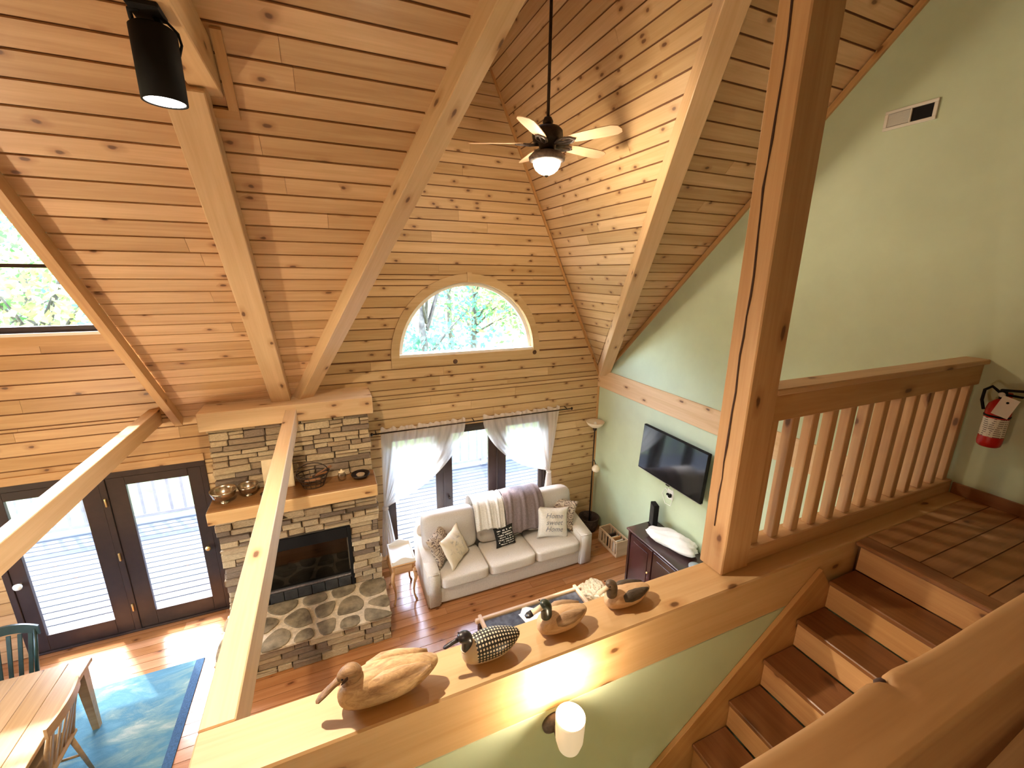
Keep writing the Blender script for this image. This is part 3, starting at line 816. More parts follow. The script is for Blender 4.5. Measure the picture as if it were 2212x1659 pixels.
# ---- things on the mantel
M['silver'] = plain('tarnished_silver', (0.50, 0.42, 0.31), 0.25, 0.95, nscale=18, namt=0.25)
def bowl(name, loc, r, label, mat, tilt=0.0):
    t = thing(name, loc, label, 'bowl', 'bowls on the mantel')
    p = [(0.0, 0.0), (0.32 * r, 0.0), (0.34 * r, 0.06 * r), (0.14 * r, 0.16 * r), (0.14 * r, 0.24 * r)]
    p = [(a_, b_ * 1.3) for a_, b_ in p]
    lathe('foot', p, loc, mat, t, 24)
    q = [(0.02 * r, 0.22 * r), (0.5 * r, 0.28 * r), (0.86 * r, 0.5 * r), (1.0 * r, 0.86 * r), (1.06 * r, 1.0 * r), (0.98 * r, 0.98 * r), (0.93 * r, 0.84 * r), (0.8 * r, 0.55 * r), (0.46 * r, 0.34 * r), (0.0, 0.30 * r)]
    q = [(a_, b_ * 1.3) for a_, b_ in q]
    lathe('cup', q, Vector(loc), mat, t, 28, cap=False)
    return t
bowl('pedestal_bowl', (-1.20, 4.98, MT), 0.12, 'footed silver bowl at the left end of the mantel', M['silver'])
bowl('pedestal_bowl', (-0.985, 5.06, MT), 0.10, 'smaller footed silver bowl beside the dark dish on the mantel', M['silver'])
dd = lathe('oval_dish', [(0.03, 0), (0.05, 0.004), (0.10, 0.03), (0.115, 0.045), (0.108, 0.046), (0.09, 0.032), (0.04, 0.012), (0, 0.012)], (-0.75, 4.95, MT), M['bronze'], None, 28, rot=Matrix.Diagonal((1.0, 0.7, 1.0, 1)))
tag(dd, 'dark oval dish lying on the mantel behind the tie beam', 'dish')
pn = thing('leaning_panel', (-0.68, 5.14, MT), 'square cream panel leaning against the chimney on the mantel', 'panel')
rt = Matrix.Rotation(-0.10, 4, 'X')
M['cream'] = plain('cream_board', (0.74, 0.58, 0.36), 0.6, nscale=6, namt=0.06)
box('board', (-0.84, -0.53), (5.115, 5.13), (MT, MT + 0.36), M['cream'], pn, 0.003, rot=rt)
box('backing', (-0.83, -0.54), (5.131, 5.139), (MT + 0.01, MT + 0.35), M['trimwood'], pn, 0.0, rot=rt)
# wire egg basket
wb = thing('wire_basket', (-0.33, 5.02, MT), 'dark wire basket with a hooped handle on the mantel', 'basket')
def loop(cx, cy, z, rx, ry, n=28): return [(cx + rx * math.cos(2 * PI * i / n), cy + ry * math.sin(2 * PI * i / n), z) for i in range(n)]
for f in (0.0, 0.33, 0.66, 1.0):
    tube('hoop', loop(-0.33, 5.01, MT + 0.012 + 0.15 * f, 0.11 + 0.06 * f, 0.08 + 0.045 * f), 0.004 if f < 1 else 0.007, M['bronze'], wb, 6, True)
for i in range(14):
    a = 2 * PI * i / 14
    tube('wire', [(-0.33 + (0.11 + 0.06 * f) * math.cos(a), 5.01 + (0.08 + 0.045 * f) * math.sin(a), MT + 0.012 + 0.15 * f) for f in (0, 0.5, 1.0)], 0.0028, M['bronze'], wb, 5)
tube('handle', [(-0.33 + 0.17 * math.cos(a), 5.02, MT + 0.16 + 0.13 * math.sin(a)) for a in [PI * i / 14 for i in range(15)]], 0.005, M['bronze'], wb, 6)
for i in range(5):
    box('wood_stick', (-0.43 + 0.03 * i, -0.23 + 0.03 * i), (4.96 + 0.02 * i, 4.985 + 0.02 * i), (MT + 0.09 + 0.014 * i, MT + 0.115 + 0.014 * i), M['bronze'] if i % 2 else M['tread'], wb, 0.004, rot=Matrix.Rotation(0.25 * (i - 2), 4, 'Z') @ Matrix.Rotation(-0.25, 4, 'Y'))
sb = thing('glass_jar', (-0.02, 5.06, MT), 'small clear glass jar on the mantel near the basket', 'jar')
lathe('body', [(0.035, 0), (0.045, 0.01), (0.045, 0.07), (0.036, 0.085), (0.036, 0.1), (0.032, 0.1), (0.032, 0.085), (0.041, 0.068), (0.041, 0.014), (0.0, 0.01)], (-0.02, 5.06, MT), M['glass'], sb, 18, cap=False)
lathe('lid', [(0.0, 0.1), (0.038, 0.1), (0.038, 0.115), (0.012, 0.12), (0.012, 0.135), (0, 0.137)], (-0.02, 5.06, MT), M['cream'], sb, 18)
nd = thing('nest_dish', (0.19, 5.04, MT), 'dark shallow dish holding a pale cup at the right end of the mantel', 'dish')
lathe('dish', [(0.02, 0), (0.07, 0.004), (0.105, 0.04), (0.11, 0.055), (0.1, 0.055), (0.07, 0.02), (0, 0.014)], (0.19, 5.04, MT), M['bronze'], nd, 24)
lathe('cup', [(0.02, 0.018), (0.04, 0.022), (0.05, 0.05), (0.046, 0.052), (0.03, 0.028), (0, 0.026)], (0.19, 5.03, MT), M['stone'], nd, 20)

# ================================================================== CEILING FAN
FP = Vector((1.815, 3.5, 5.376))
fan = thing('ceiling_fan', FP, 'bronze ceiling fan with five pale wooden blades and a lit glass bowl', 'ceiling fan')
lathe('downrod', [(0.013, 0.10), (0.013, APEX - FP.z - 0.16)], FP, M['bronze'], fan, 12)
lathe('canopy', [(0.02, -0.16), (0.05, -0.15), (0.075, -0.06), (0.08, 0.0)], (FP.x, FP.y, APEX - 0.05), M['bronze'], fan, 20)
lathe('motor_housing', [(0.0, 0.125), (0.025, 0.125), (0.035, 0.10), (0.045, 0.085), (0.10, 0.075), (0.125, 0.05), (0.13, 0.01), (0.12, -0.03), (0.075, -0.05), (0.06, -0.10), (0.0, -0.10)], FP, M['bronze'], fan, 32)
lathe('coupling', [(0.0, 0.09), (0.04, 0.09), (0.045, 0.12), (0.03, 0.15), (0.0, 0.155)], FP, M['bronze'], fan, 20)
lathe('light_kit', [(0.0, -0.09), (0.06, -0.095), (0.12, -0.115), (0.155, -0.15), (0.15, -0.175), (0.118, -0.185), (0.0, -0.185)], FP, M['pewter'], fan, 32)
def frosted(name, col, strength, thru):
    a = NT(name); e = a.n('ShaderNodeEmission'); e.inputs[0].default_value = c3(col); e.inputs[1].default_value = strength
    t = a.n('ShaderNodeBsdfTransparent'); m = a.n('ShaderNodeMixShader'); m.inputs[0].default_value = thru
    a.l(e.outputs[0], m.inputs[1]); a.l(t.outputs[0], m.inputs[2]); a.l(m.outputs[0], a.out.inputs[0]); return a.m
M['bulbglass'] = frosted('lit_frosted_bowl', (1.0, 0.88, 0.70), 6.0, 0.6)
lathe('glass_bowl', [(0.118, -0.183), (0.112, -0.215), (0.095, -0.245), (0.065, -0.27), (0.03, -0.285), (0.0, -0.288)], FP, M['bulbglass'], fan, 28, cap=False)
lathe('finial', [(0.0, -0.28), (0.018, -0.286), (0.016, -0.296), (0.006, -0.302), (0.0, -0.304)], FP, M['bronze'], fan, 14)
M['blade'] = wood('fan_blade_wood', (0.70, 0.50, 0.33), (0.60, 0.40, 0.25), knots=0.0, var=0.03, rough=0.4)
ol = [(0.20, -0.050), (0.30, -0.060), (0.50, -0.068), (0.60, -0.066), (0.645, -0.045), (0.66, 0.0), (0.645, 0.045), (0.60, 0.066), (0.50, 0.068), (0.30, 0.060), (0.20, 0.050)]
bme = ime = None
for k in range(5):
    a = math.radians(155 + 72 * k)
    R = Matrix.Translation(FP + Vector((0, 0, -0.045))) @ Matrix.Rotation(a, 4, 'Z') @ Matrix.Rotation(math.radians(-13), 4, 'X')
    if bme is None:
        n = len(ol); verts = [(x, y, t) for t in (0.006, 0.0) for x, y in ol]
        bo = obj('blade', verts, [tuple(range(n)), tuple(range(2 * n - 1, n - 1, -1))] + [(i, n + i, n + (i + 1) % n, (i + 1) % n) for i in range(n)], M['blade'], fan, R); bme = bo.data
        bm = bmesh.new()
        tube_bm([(0.07, 0, -0.006), (0.12, 0.03, -0.01), (0.17, 0.045, -0.008), (0.23, 0.03, -0.004), (0.26, 0, -0.003), (0.23, -0.03, -0.004), (0.17, -0.045, -0.008), (0.12, -0.03, -0.01)], 0.011, 6, True, bm)
        tube_bm([(0.05, 0, -0.006), (0.15, 0, -0.012), (0.27, 0, -0.004)], [0.014, 0.012, 0.008], 6, False, bm)
        io = bm_obj('blade_iron', bm, M['pewter'], bo, R, True); ime = io.data
    else:
        bo = link_mesh('blade', bme, None, fan, R); link_mesh('blade_iron', ime, None, bo, R)
def point(name, loc, energy, col, r=0.05, parent=None):
    d = bpy.data.lights.new(name, 'POINT'); d.energy = energy; d.color = col; d.shadow_soft_size = r
    o = bpy.data.objects.new(name, d); COL.objects.link(o); o.location = loc
    PM[o.name] = Matrix.Translation(loc)
    if parent: o.parent = parent; o.matrix_parent_inverse = PM[parent.name].inverted()
    return o
WARM = (1.0, 0.80, 0.56)
point('fan_bulb', FP + Vector((0, 0, -0.232)), 52, WARM, 0.12, fan)

# ================================================================== SPOT LAMPS ON THE LOFT BEAM, THE REAR ONE ADDED
M['lampface'] = emitter('lit_lamp_face', (1.0, 0.93, 0.82), 14.0)
def spot_lamp(x, y, label, energy, aim=(0, 0, -1)):
    zb, zt = 4.918, 5.168
    t = thing('spot_lamp', (x, y, 5.215), label, 'lamp', 'black spot lamps on the loft beam')
    lathe('can', [(0.0, zt), (0.066, zt), (0.075, zt - 0.008), (0.075, zb), (0.068, zb), (0.068, zb + 0.012), (0.0, zb + 0.012)], (x, y, 0), M['black'], t, 36)
    lathe('lamp_face', [(0.0, zb + 0.004), (0.067, zb + 0.004)], (x, y, 0), M['lampface'], t, 30, cap=False)
    box('bracket_base', (x - 0.05, x + 0.05), (y - 0.10, y + 0.02), (5.195, 5.214), M['black'], t, 0.004)
    tube('yoke', [(x - 0.02, y - 0.06, 5.2), (x - 0.05, y - 0.05, 5.195), (x - 0.055, y - 0.02, 5.18), (x - 0.05, y, 5.165)], 0.009, M['black'], t, 8)
    tube('swivel', [(x + 0.02, y - 0.02, 5.2), (x + 0.025, y, 5.185), (x + 0.035, y + 0.01, 5.16)], 0.012, M['black'], t, 8)
    tube('cable', [(x + 0.02, y - 0.04, 5.2), (x + 0.05, y - 0.02, 5.19), (x + 0.078, y + 0.005, 5.165), (x + 0.083, y + 0.01, 5.13), (x + 0.07, y + 0.01, 5.09)], 0.005, M['black'], t, 7)
    d = bpy.data.lights.new('spot_bulb', 'SPOT'); d.energy = energy; d.color = (1.0, 0.84, 0.62); d.spot_size = math.radians(150); d.spot_blend = 0.7; d.shadow_soft_size = 0.04
    o = bpy.data.objects.new('spot_bulb', d); COL.objects.link(o); o.location = (x, y, zb - 0.01)
    o.rotation_euler = Vector(aim).to_track_quat('-Z', 'Y').to_euler()
    PM[o.name] = Matrix.Translation(o.location)
    o.parent = t; o.matrix_parent_inverse = PM[t.name].inverted()
spot_lamp(-0.51, 2.28, 'black cylindrical spot lamp hanging under the loft beam', 190, (0.0, 0.0, -1))
spot_lamp(-0.51, -1.2, 'added unseen spot lamp farther back along the loft beam', 45)  # added out of view to light rail and stairs from behind

# pendant added out of view to warm and brighten the left ceiling
pd = thing('added_pendant', (-3.35, 2.6, 6.3), 'added unseen pendant lamp brightening the ceiling over the dining table', 'lamp')
lathe('cord', [(0.006, 2.62), (0.006, 6.28)], (-3.35, 2.6, 0), M['black'], pd, 8)
lathe('ceiling_rose', [(0.0, 6.25), (0.05, 6.26), (0.06, 6.30)], (-3.35, 2.6, 0), M['bronze'], pd, 16)
lathe('shade', [(0.02, 2.62), (0.10, 2.60), (0.16, 2.52), (0.17, 2.44), (0.14, 2.37), (0.06, 2.33), (0.0, 2.325)], (-3.35, 2.6, 0), M['bulbglass'], pd, 24, cap=False)
point('added_pendant_bulb', (-3.35, 2.6, 2.46), 140, WARM, 0.1, pd)

# ================================================================== STAIR SCONCE
sc = thing('wall_sconce', (0.74, 1.20, 2.44), 'lit white glass cup sconce on the green stair wall', 'wall lamp')
SX, SY = 0.745, 1.095
M['shade'] = plain('lit_opal_shade', (0.75, 0.68, 0.55), 0.4, emit=(1.0, 0.80, 0.52), estr=0.16)
lathe('glass_shade', [(0.0, 2.40), (0.028, 2.402), (0.045, 2.42), (0.056, 2.46), (0.060, 2.56), (0.060, 2.575), (0.056, 2.575), (0.054, 2.56), (0.050, 2.46), (0.04, 2.425), (0.0, 2.41)], (SX, SY, 0), M['shade'], sc, 28, cap=False)
lathe('bulb', [(0.0, 2.43), (0.014, 2.44), (0.02, 2.47), (0.034, 2.505), (0.036, 2.53), (0.026, 2.552), (0.0, 2.562)], (SX, SY, 0), emitter('bulb_glow', (1, 0.93, 0.8), 30), sc, 20)
lathe('back_plate', [(0.0, 0.0), (0.05, 0.0), (0.05, 0.012), (0.035, 0.02), (0.0, 0.022)], (SX - 0.02, 1.20, 2.43), M['pewter'], sc, 22, rot=Matrix.Rotation(PI / 2, 4, 'X'))
tube('arm', [(SX - 0.02, 1.185, 2.43), (SX - 0.02, 1.15, 2.39), (SX, 1.10, 2.385), (SX, SY, 2.40)], 0.008, M['pewter'], sc, 8)
point('sconce_bulb', (SX, SY, 2.61), 9, WARM, 0.03, sc)

# ================================================================== THINGS ON THE GREEN WALL
vt = thing('wall_vent', (XR, 2.06, 5.43), 'white rectangular vent grille with one dark half, high on the green wall', 'vent')
vy0, vy1, vz0, vz1 = 1.905, 2.225, 5.36, 5.495
M['ventw'] = plain('vent_white', (0.66, 0.63, 0.56), 0.5)
for y, z in (((vy0, vy1), (vz0, vz0 + 0.022)), ((vy0, vy1), (vz1 - 0.022, vz1)), ((vy0, vy0 + 0.024), (vz0 + 0.022, vz1 - 0.022)), ((vy1 - 0.024, vy1), (vz0 + 0.022, vz1 - 0.022)), ((2.055, 2.066), (vz0 + 0.022, vz1 - 0.022))):
    box('frame', (XR - 0.016, XR - 0.001), y, z, M['ventw'], vt, 0.003)
box('dark_duct', (XR - 0.004, XR - 0.001), (vy0 + 0.02, vy1 - 0.02), (vz0 + 0.02, vz1 - 0.02), M['black'], vt)
bme = None
for i in range(9):
    m = Matrix.Translation((XR - 0.009, 2.135, vz0 + 0.03 + i * 0.0095)) @ Matrix.Rotation(0.6, 4, 'Y')
    if bme is None: bme = bm_obj('slat', cube_bm(0.011, 0.135, 0.0015), M['ventw'], vt, m).data
    else: link_mesh('slat', bme, None, vt, m)

ex = thing('fire_extinguisher', (XR, 1.15, 3.4), 'red fire extinguisher with white label hung on the green wall', 'extinguisher')
EX, EY = 3.955, 1.155
M['red'] = plain('red_enamel', (0.50, 0.012, 0.008), 0.25)
lathe('cylinder', [(0.0, 3.205), (0.045, 3.205), (0.056, 3.215), (0.06, 3.24), (0.06, 3.46), (0.055, 3.49), (0.035, 3.515), (0.018, 3.53), (0.0, 3.53)], (EX, EY, 0), M['red'], ex, 32)
def label_mat():
    a = NT('extinguisher_label'); v = a.coords(False)
    s_ = a.n('ShaderNodeSeparateXYZ'); a.l(v, s_.inputs[0])
    ln = a.math('LESS_THAN', a.math('FRACT', a.math('MULTIPLY', s_.outputs[2], 75)), 0.35)
    nz = a.math('GREATER_THAN', a.noise(a.vmath('MULTIPLY', v, (60, 60, 8)), 1, 2), 0.48)
    a.l(a.mix(a.math('MULTIPLY', ln, nz), (0.75, 0.72, 0.64, 1), (0.12, 0.11, 0.1, 1)), a.b.inputs['Base Color'])
    return a.m
bm = bmesh.new(); rows = []
for i in range(17):
    a = math.radians(120 + 150 * i / 16)
    rows.append([bm.verts.new((0.0608 * math.cos(a), 0.0608 * math.sin(a), z)) for z in (3.28, 3.405)])
for p, q in zip(rows, rows[1:]): bm.faces.new((p[0], q[0], q[1], p[1]))
lb = bm_obj('label_band', bm, label_mat(), ex, Matrix.Translation((EX, EY, 0)), True); lb['label'] = 'white printed label'
lathe('strap', [(0.061, 3.412), (0.0625, 3.412), (0.0625, 3.424), (0.061, 3.424)], (EX, EY, 0), M['black'], ex, 28)
M['tagw'] = plain('inspection_tag', (0.74, 0.66, 0.58), 0.6)
tgo = box('inspection_tag', (EX - 0.075, EX - 0.072), (EY - 0.085, EY - 0.005), (3.43, 3.56), M['tagw'], ex, rot=Matrix.Rotation(0.25, 4, 'X'))
lathe('punch_dot', [(0, 0), (0.007, 0), (0.007, 0.002), (0, 0.002)], (EX - 0.0765, EY - 0.05, 3.525), M['black'], tgo, 12, rot=Matrix.Rotation(-PI / 2, 4, 'Y'))
lathe('valve', [(0.0, 3.525), (0.018, 3.525), (0.02, 3.56), (0.014, 3.585), (0.0, 3.585)], (EX, EY, 0), M['black'], ex, 16)
box('lever', (EX - 0.012, EX + 0.012), (EY - 0.09, EY + 0.02), (3.585, 3.60), M['black'], ex, 0.004, rot=Matrix.Rotation(-0.15, 4, 'X'))
box('carry_handle', (EX - 0.012, EX + 0.012), (EY - 0.09, EY + 0.0), (3.555, 3.567), M['black'], ex, 0.004)
tube('hose', [(EX, EY + 0.02, 3.57), (EX, EY + 0.06, 3.60), (EX, EY + 0.09, 3.57), (EX, EY + 0.09, 3.50), (EX, EY + 0.07, 3.44)], 0.009, M['black'], ex, 8)
lathe('gauge', [(0, 0), (0.016, 0), (0.016, 0.008), (0, 0.01)], (EX - 0.02, EY, 3.56), M['white'], ex, 14, rot=Matrix.Rotation(-PI / 2, 4, 'Y'))
box('wall_hook', (EX + 0.04, XR), (EY - 0.015, EY + 0.015), (3.49, 3.56), M['red'], ex, 0.003)

tv = thing('television', (3.97, 3.84, 1.94), 'large flat black television mounted on the green wall', 'television')
def screen_mat():
    a = NT('black_glossy_screen')
    a.b.inputs['Base Color'].default_value = (0.006, 0.007, 0.009, 1); a.b.inputs['Roughness'].default_value = 0.08
    a.b.inputs['Specular IOR Level'].default_value = 0.7
    return a.m
ty0, ty1, tz0, tz1 = 3.27, 4.40, 1.62, 2.265
tilt = Matrix.Rotation(0.07, 4, 'Y')
box('screen', (3.905, 3.93), (ty0 + 0.012, ty1 - 0.012), (tz0 + 0.02, tz1 - 0.012), screen_mat(), tv, 0.002, rot=tilt)
box('bezel', (3.91, 3.955), (ty0, ty1), (tz0, tz1), M['black'], tv, 0.006, rot=tilt)
box('bottom_trim', (3.90, 3.925), (ty0, ty1), (tz0 - 0.012, tz0 + 0.014), M['steel'], tv, 0.004)
box('wall_mount', (3.955, XR - 0.001), (3.7, 4.0), (1.8, 2.1), M['black'], tv, 0.01)
box('receiver_bump', (3.90, 3.93), (3.80, 3.86), (tz0 - 0.03, tz0 - 0.01), M['black'], tv, 0.004)
ot = thing('wall_outlet', (XR, 3.9, 1.40), 'wall outlet with a black plug under the television', 'outlet')
box('plate', (XR - 0.008, XR), (3.85, 3.95), (1.33, 1.47), M['white'], ot, 0.003)
box('plug', (XR - 0.05, XR - 0.008), (3.86, 3.90), (1.37, 1.42), M['black'], ot, 0.006)
box('plug', (XR - 0.04, XR - 0.008), (3.905, 3.94), (1.38, 1.41), M['black'], ot, 0.006)
cb = tube('television_cable', [(XR - 0.03, 3.88, 1.42), (XR - 0.02, 3.98, 1.46), (XR - 0.02, 4.03, 1.36), (XR - 0.02, 3.96, 1.24), (XR - 0.02, 3.86, 1.25), (XR - 0.02, 3.82, 1.40), (XR - 0.03, 3.86, 1.62)], 0.004, M['white'], None, 6)
tag(cb, 'thin pale cable looping on the wall below the television', 'cable')
# ================================================================== CURTAINS
rod = thing('curtain_rod', (1.94, 5.6, 2.18), 'thin dark curtain rod above the patio door', 'curtain rod')
tube('rod', [(0.40, 5.60, 2.175), (3.48, 5.60, 2.175)], 0.009, M['bronze'], rod, 10)
for x in (0.395, 3.485): lathe('finial', [(0, -0.025), (0.014, -0.018), (0.018, 0), (0.014, 0.018), (0, 0.025)], (x, 5.60, 2.175), M['bronze'], rod, 12)
for x in (0.45, 1.83, 3.40):
    tube('bracket', [(x, W - 0.002, 2.19), (x, 5.64, 2.185), (x, 5.60, 2.165)], 0.007, M['bronze'], rod, 6)
def curtain(xa, xb, xt, zt, label, inner_right):
    t = thing('curtain', ((xa + xb) / 2, 5.6, 1.2), label, 'curtain', 'sheer curtains at the patio door')
    NU, NV = 70, 40
    def pleat(u, v): return 0.018 * math.sin(u * 46 + 1.3 * math.sin(u * 9)) * (0.5 + 0.5 * v) + 0.008 * math.sin(u * 91 + v * 3)
    verts, faces = [], []
    for j in range(NV + 1):
        v = j / NV
        for i in range(NU + 1):
            u = i / NU                       # 0 at the tied side, 1 at the inner edge
            xtop = xa + (xb - xa) * (u if inner_right else 1 - u)
            xtie = xt + (1 if inner_right else -1) * (u - 0.3) * 0.07
            s_ = v ** (1.1 + 0.9 * u) if u > 0 else v ** 1.1
            x = xtop + (xtie - xtop) * s_
            z = 2.20 - (2.20 - zt - 0.05 * (u - 0.5)) * v - 0.16 * u * math.sin(PI * min(1, v * 1.02)) * v ** 2
            amp = pleat(u, v) * (1 - 0.45 * v)
            verts.append((x, 5.60 + amp + 0.01, z))
    for j in range(NV):
        for i in range(NU):
            a = j * (NU + 1) + i; faces.append((a, a + 1, a + NU + 2, a + NU + 1))
    obj('panel', verts, faces, M['sheer'], t, None, True)
    vs, fs = [], []
    for j in range(3):
        for i in range(NU + 1):
            u = i / NU; xx = xa + (xb - xa) * (u if inner_right else 1 - u)
            vs.append((xx, 5.60 + pleat(u, 0) * (1 + j), 2.195 + j * 0.022 + (0.012 * math.sin(u * 60) if j == 2 else 0)))
    for j in range(2):
        for i in range(NU):
            a = j * (NU + 1) + i; fs.append((a, a + 1, a + NU + 2, a + NU + 1))
    obj('ruffle', vs, fs, M['sheergather'], t, None, True)
    vs, fs = [], []
    for j in range(21):
        v = j / 20
        for i in range(31):
            u = i / 30
            wd = 0.06 + 0.16 * v ** 0.8
            vs.append((xt + (u - 0.5) * wd + (0.02 if inner_right else -0.02) * v, 5.60 + 0.02 * math.sin(u * 30) , zt - 0.0 - v * (zt - 0.28)))
    for j in range(20):
        for i in range(30):
            a = j * 31 + i; fs.append((a, a + 1, a + 32, a + 31))
    obj('tail', vs, fs, M['sheergather'], t, None, True)
    lathe('tieback', [(0.036, -0.02), (0.044, -0.01), (0.044, 0.01), (0.036, 0.02)], (xt, 5.60, zt), M['sheergather'], t, 16, rot=Matrix.Rotation(0.2, 4, 'Y'))
curtain(0.51, 1.70, 0.50, 1.05, 'left sheer curtain swept towards the fireplace', True)
curtain(1.97, 3.26, 3.10, 1.14, 'right sheer curtain swept towards the green wall', False)

# ================================================================== SOFA
def fabric(name, col, rough=0.9, sc=180, amt=0.12):
    return plain(name, col, rough, nscale=sc, namt=amt, bump=0.25, bscale=sc, spec=0.2)
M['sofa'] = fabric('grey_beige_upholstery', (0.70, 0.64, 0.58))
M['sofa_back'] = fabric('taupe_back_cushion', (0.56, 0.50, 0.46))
sofa = thing('sofa', (2.1, 5.05, 0), 'long grey-beige three seat sofa in front of the patio door', 'sofa')
def soft(name, x, y, z, mat, parent, bev=0.05, puff=0.0, rot=None):
    cx, cy, cz = [(a + b) / 2 for a, b in (x, y, z)]; sx, sy, sz = [b - a for a, b in (x, y, z)]
    bm = bmesh.new(); bmesh.ops.create_cube(bm, size=1.0)
    bmesh.ops.subdivide_edges(bm, edges=bm.edges[:], cuts=5, use_grid_fill=True)
    b = bev
    for v in bm.verts:
        p = Vector((v.co.x * sx, v.co.y * sy, v.co.z * sz))
        q = Vector((max(-sx / 2 + b, min(sx / 2 - b, p.x)), max(-sy / 2 + b, min(sy / 2 - b, p.y)), max(-sz / 2 + b, min(sz / 2 - b, p.z))))
        d = p - q
        if d.length > 1e-6: p = q + d.normalized() * b
        f = (1 - (2 * v.co.x) ** 2) * (1 - (2 * v.co.y) ** 2) * puff
        p.z += math.copysign(f, v.co.z) if abs(v.co.z) > 0.4 else 0
        v.co = p
    m = Matrix.Translation((cx, cy, cz))
    if rot is not None: m = m @ rot
    o = bm_obj(name, bm, mat, parent, m, True)
    md = o.modifiers.new('smooth', 'SUBSURF'); md.levels = 1; md.render_levels = 1
    return o
SX0, SX1 = 0.86, 3.355
soft('base', (SX0 + 0.01, SX1 - 0.01), (4.66, 5.5), (0.015, 0.27), M['sofa'], sofa, 0.02)
soft('back_frame', (SX0 + 0.02, SX1 - 0.02), (5.36, 5.56), (0.1, 0.86), M['sofa'], sofa, 0.05)
for i, (a, b) in enumerate(((SX0, 1.035), (3.15, SX1))):
    bm = bmesh.new()
    prof = [(4.63, 0.015), (4.63, 0.50), (4.65, 0.525), (4.9, 0.545), (5.2, 0.60), (5.5, 0.70), (5.54, 0.68), (5.54, 0.015)]
    l = [bm.verts.new((a, y, z)) for y, z in prof]; r = [bm.verts.new((b, y, z)) for y, z in prof]
    bm.faces.new(l); bm.faces.new(r[::-1])
    for k in range(len(prof)): bm.faces.new((l[k], l[(k + 1) % len(prof)], r[(k + 1) % len(prof)], r[k]))
    bmesh.ops.bevel(bm, geom=bm.edges[:], offset=0.022, segments=3, affect='EDGES')
    bm_obj('arm', bm, M['sofa'], sofa, None, True)
for a, b in ((1.04, 1.708), (1.714, 2.417), (2.423, 3.146)):
    soft('seat_cushion', (a, b), (4.60, 5.22), (0.27, 0.445), M['sofa'], sofa, 0.035, 0.018)
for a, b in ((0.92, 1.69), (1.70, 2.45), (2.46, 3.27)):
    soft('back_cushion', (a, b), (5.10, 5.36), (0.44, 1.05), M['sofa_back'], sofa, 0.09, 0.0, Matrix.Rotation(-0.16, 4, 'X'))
# throws over the back
def throw(name, xa, xb, mat, label, front=0.60, seed=1):
    path = [(5.58, 0.62), (5.585, 0.85), (5.55, 1.0), (5.46, 1.10), (5.34, 1.125), (5.215, 1.095), (5.125, 1.0), (5.075, 0.86), (5.04, 0.70), (5.01, front)]
    path = [p for p in path if p[1] >= front or p[0] > 5.3]
    NU = 36; rr = random.Random(seed); ph = [rr.uniform(0, 6) for _ in range(4)]
    vs, fs = [], []
    for j, (y, z) in enumerate(path):
        for i in range(NU + 1):
            u = i / NU; f = max(0, j - 4) / 5
            x = xa + (xb - xa) * u + 0.03 * f * math.sin(u * 5 + ph[0])
            wv = 0.012 * math.sin(u * 19 + ph[1]) + 0.008 * math.sin(u * 37 + ph[2] + j * 0.6)
            vs.append((x, y - (0.012 + abs(wv)) * (1 if y < 5.5 else -0.4), z + wv * 0.5 + (0.03 * f * math.sin(u * 4 + ph[3]))))
    for j in range(len(path) - 1):
        for i in range(NU):
            a = j * (NU + 1) + i; fs.append((a, a + 1, a + NU + 2, a + NU + 1))
    o = obj(name, vs, fs, mat, None, None, True)
    sd = o.modifiers.new('thick', 'SOLIDIFY'); sd.thickness = 0.006; sd.offset = 1
    sb_ = o.modifiers.new('sub', 'SUBSURF'); sb_.levels = 1; sb_.render_levels = 1
    return tag(o, label, 'blanket')
M['throwc'] = fabric('cream_throw', (0.70, 0.66, 0.62), sc=90)
M['throwg'] = fabric('mauve_grey_throw', (0.22, 0.17, 0.17), rough=0.7, sc=60)
throw('throw_blanket', 1.66, 2.12, M['throwc'], 'cream throw draped over the middle of the sofa back', 0.72, 2)
throw('throw_blanket', 2.13, 2.74, M['throwg'], 'dark mauve-grey throw draped over the sofa back', 0.55, 5)

# ---- cushions
def pillow_h(u, v, t): return t * (max(0, 1 - abs(u) ** 2.4) ** 0.55) * (max(0, 1 - abs(v) ** 2.4) ** 0.55)
def pillow(name, c, w_, h_, t, xdir, ydir, mat, label, mat2=None, group=None):
    N = 16; verts, faces = [], []
    for sgn in (1, -1):
        for j in range(N + 1):
            for i in range(N + 1):
                u, v = 2 * i / N - 1, 2 * j / N - 1
                x = w_ / 2 * u * (1 - 0.10 * (1 - v * v)); y = h_ / 2 * v * (1 - 0.10 * (1 - u * u))
                verts.append((x, y, sgn * pillow_h(u, v, t) + 0.006 * math.sin(9 * u + 5 * v)))
    K = (N + 1) ** 2
    for s_ in (0, 1):
        for j in range(N):
            for i in range(N):
                a = s_ * K + j * (N + 1) + i; f = (a, a + 1, a + N + 2, a + N + 1)
                faces.append(f if s_ == 0 else f[::-1])
    xd = Vector(xdir).normalized(); yd = Vector(ydir); zd = xd.cross(yd).normalized(); yd = zd.cross(xd).normalized()
    m = Matrix((xd, yd, zd)).transposed().to_4x4(); m.translation = c
    t_ = thing(name, Vector(c) - Vector((0, 0, h_ / 2 * 0.9)), label, 'cushion', group)
    me = bpy.data.meshes.new('cover'); me.from_pydata(verts, [], faces)
    bm = bmesh.new(); bm.from_mesh(me); bmesh.ops.remove_doubles(bm, verts=bm.verts, dist=0.0015)
    bmesh.ops.recalc_face_normals(bm, faces=bm.faces); bm.to_mesh(me); bm.free()
    me.polygons.foreach_set('use_smooth', [True] * len(me.polygons))
    link_mesh('cover', me, mat, t_, m)
    return t_, m
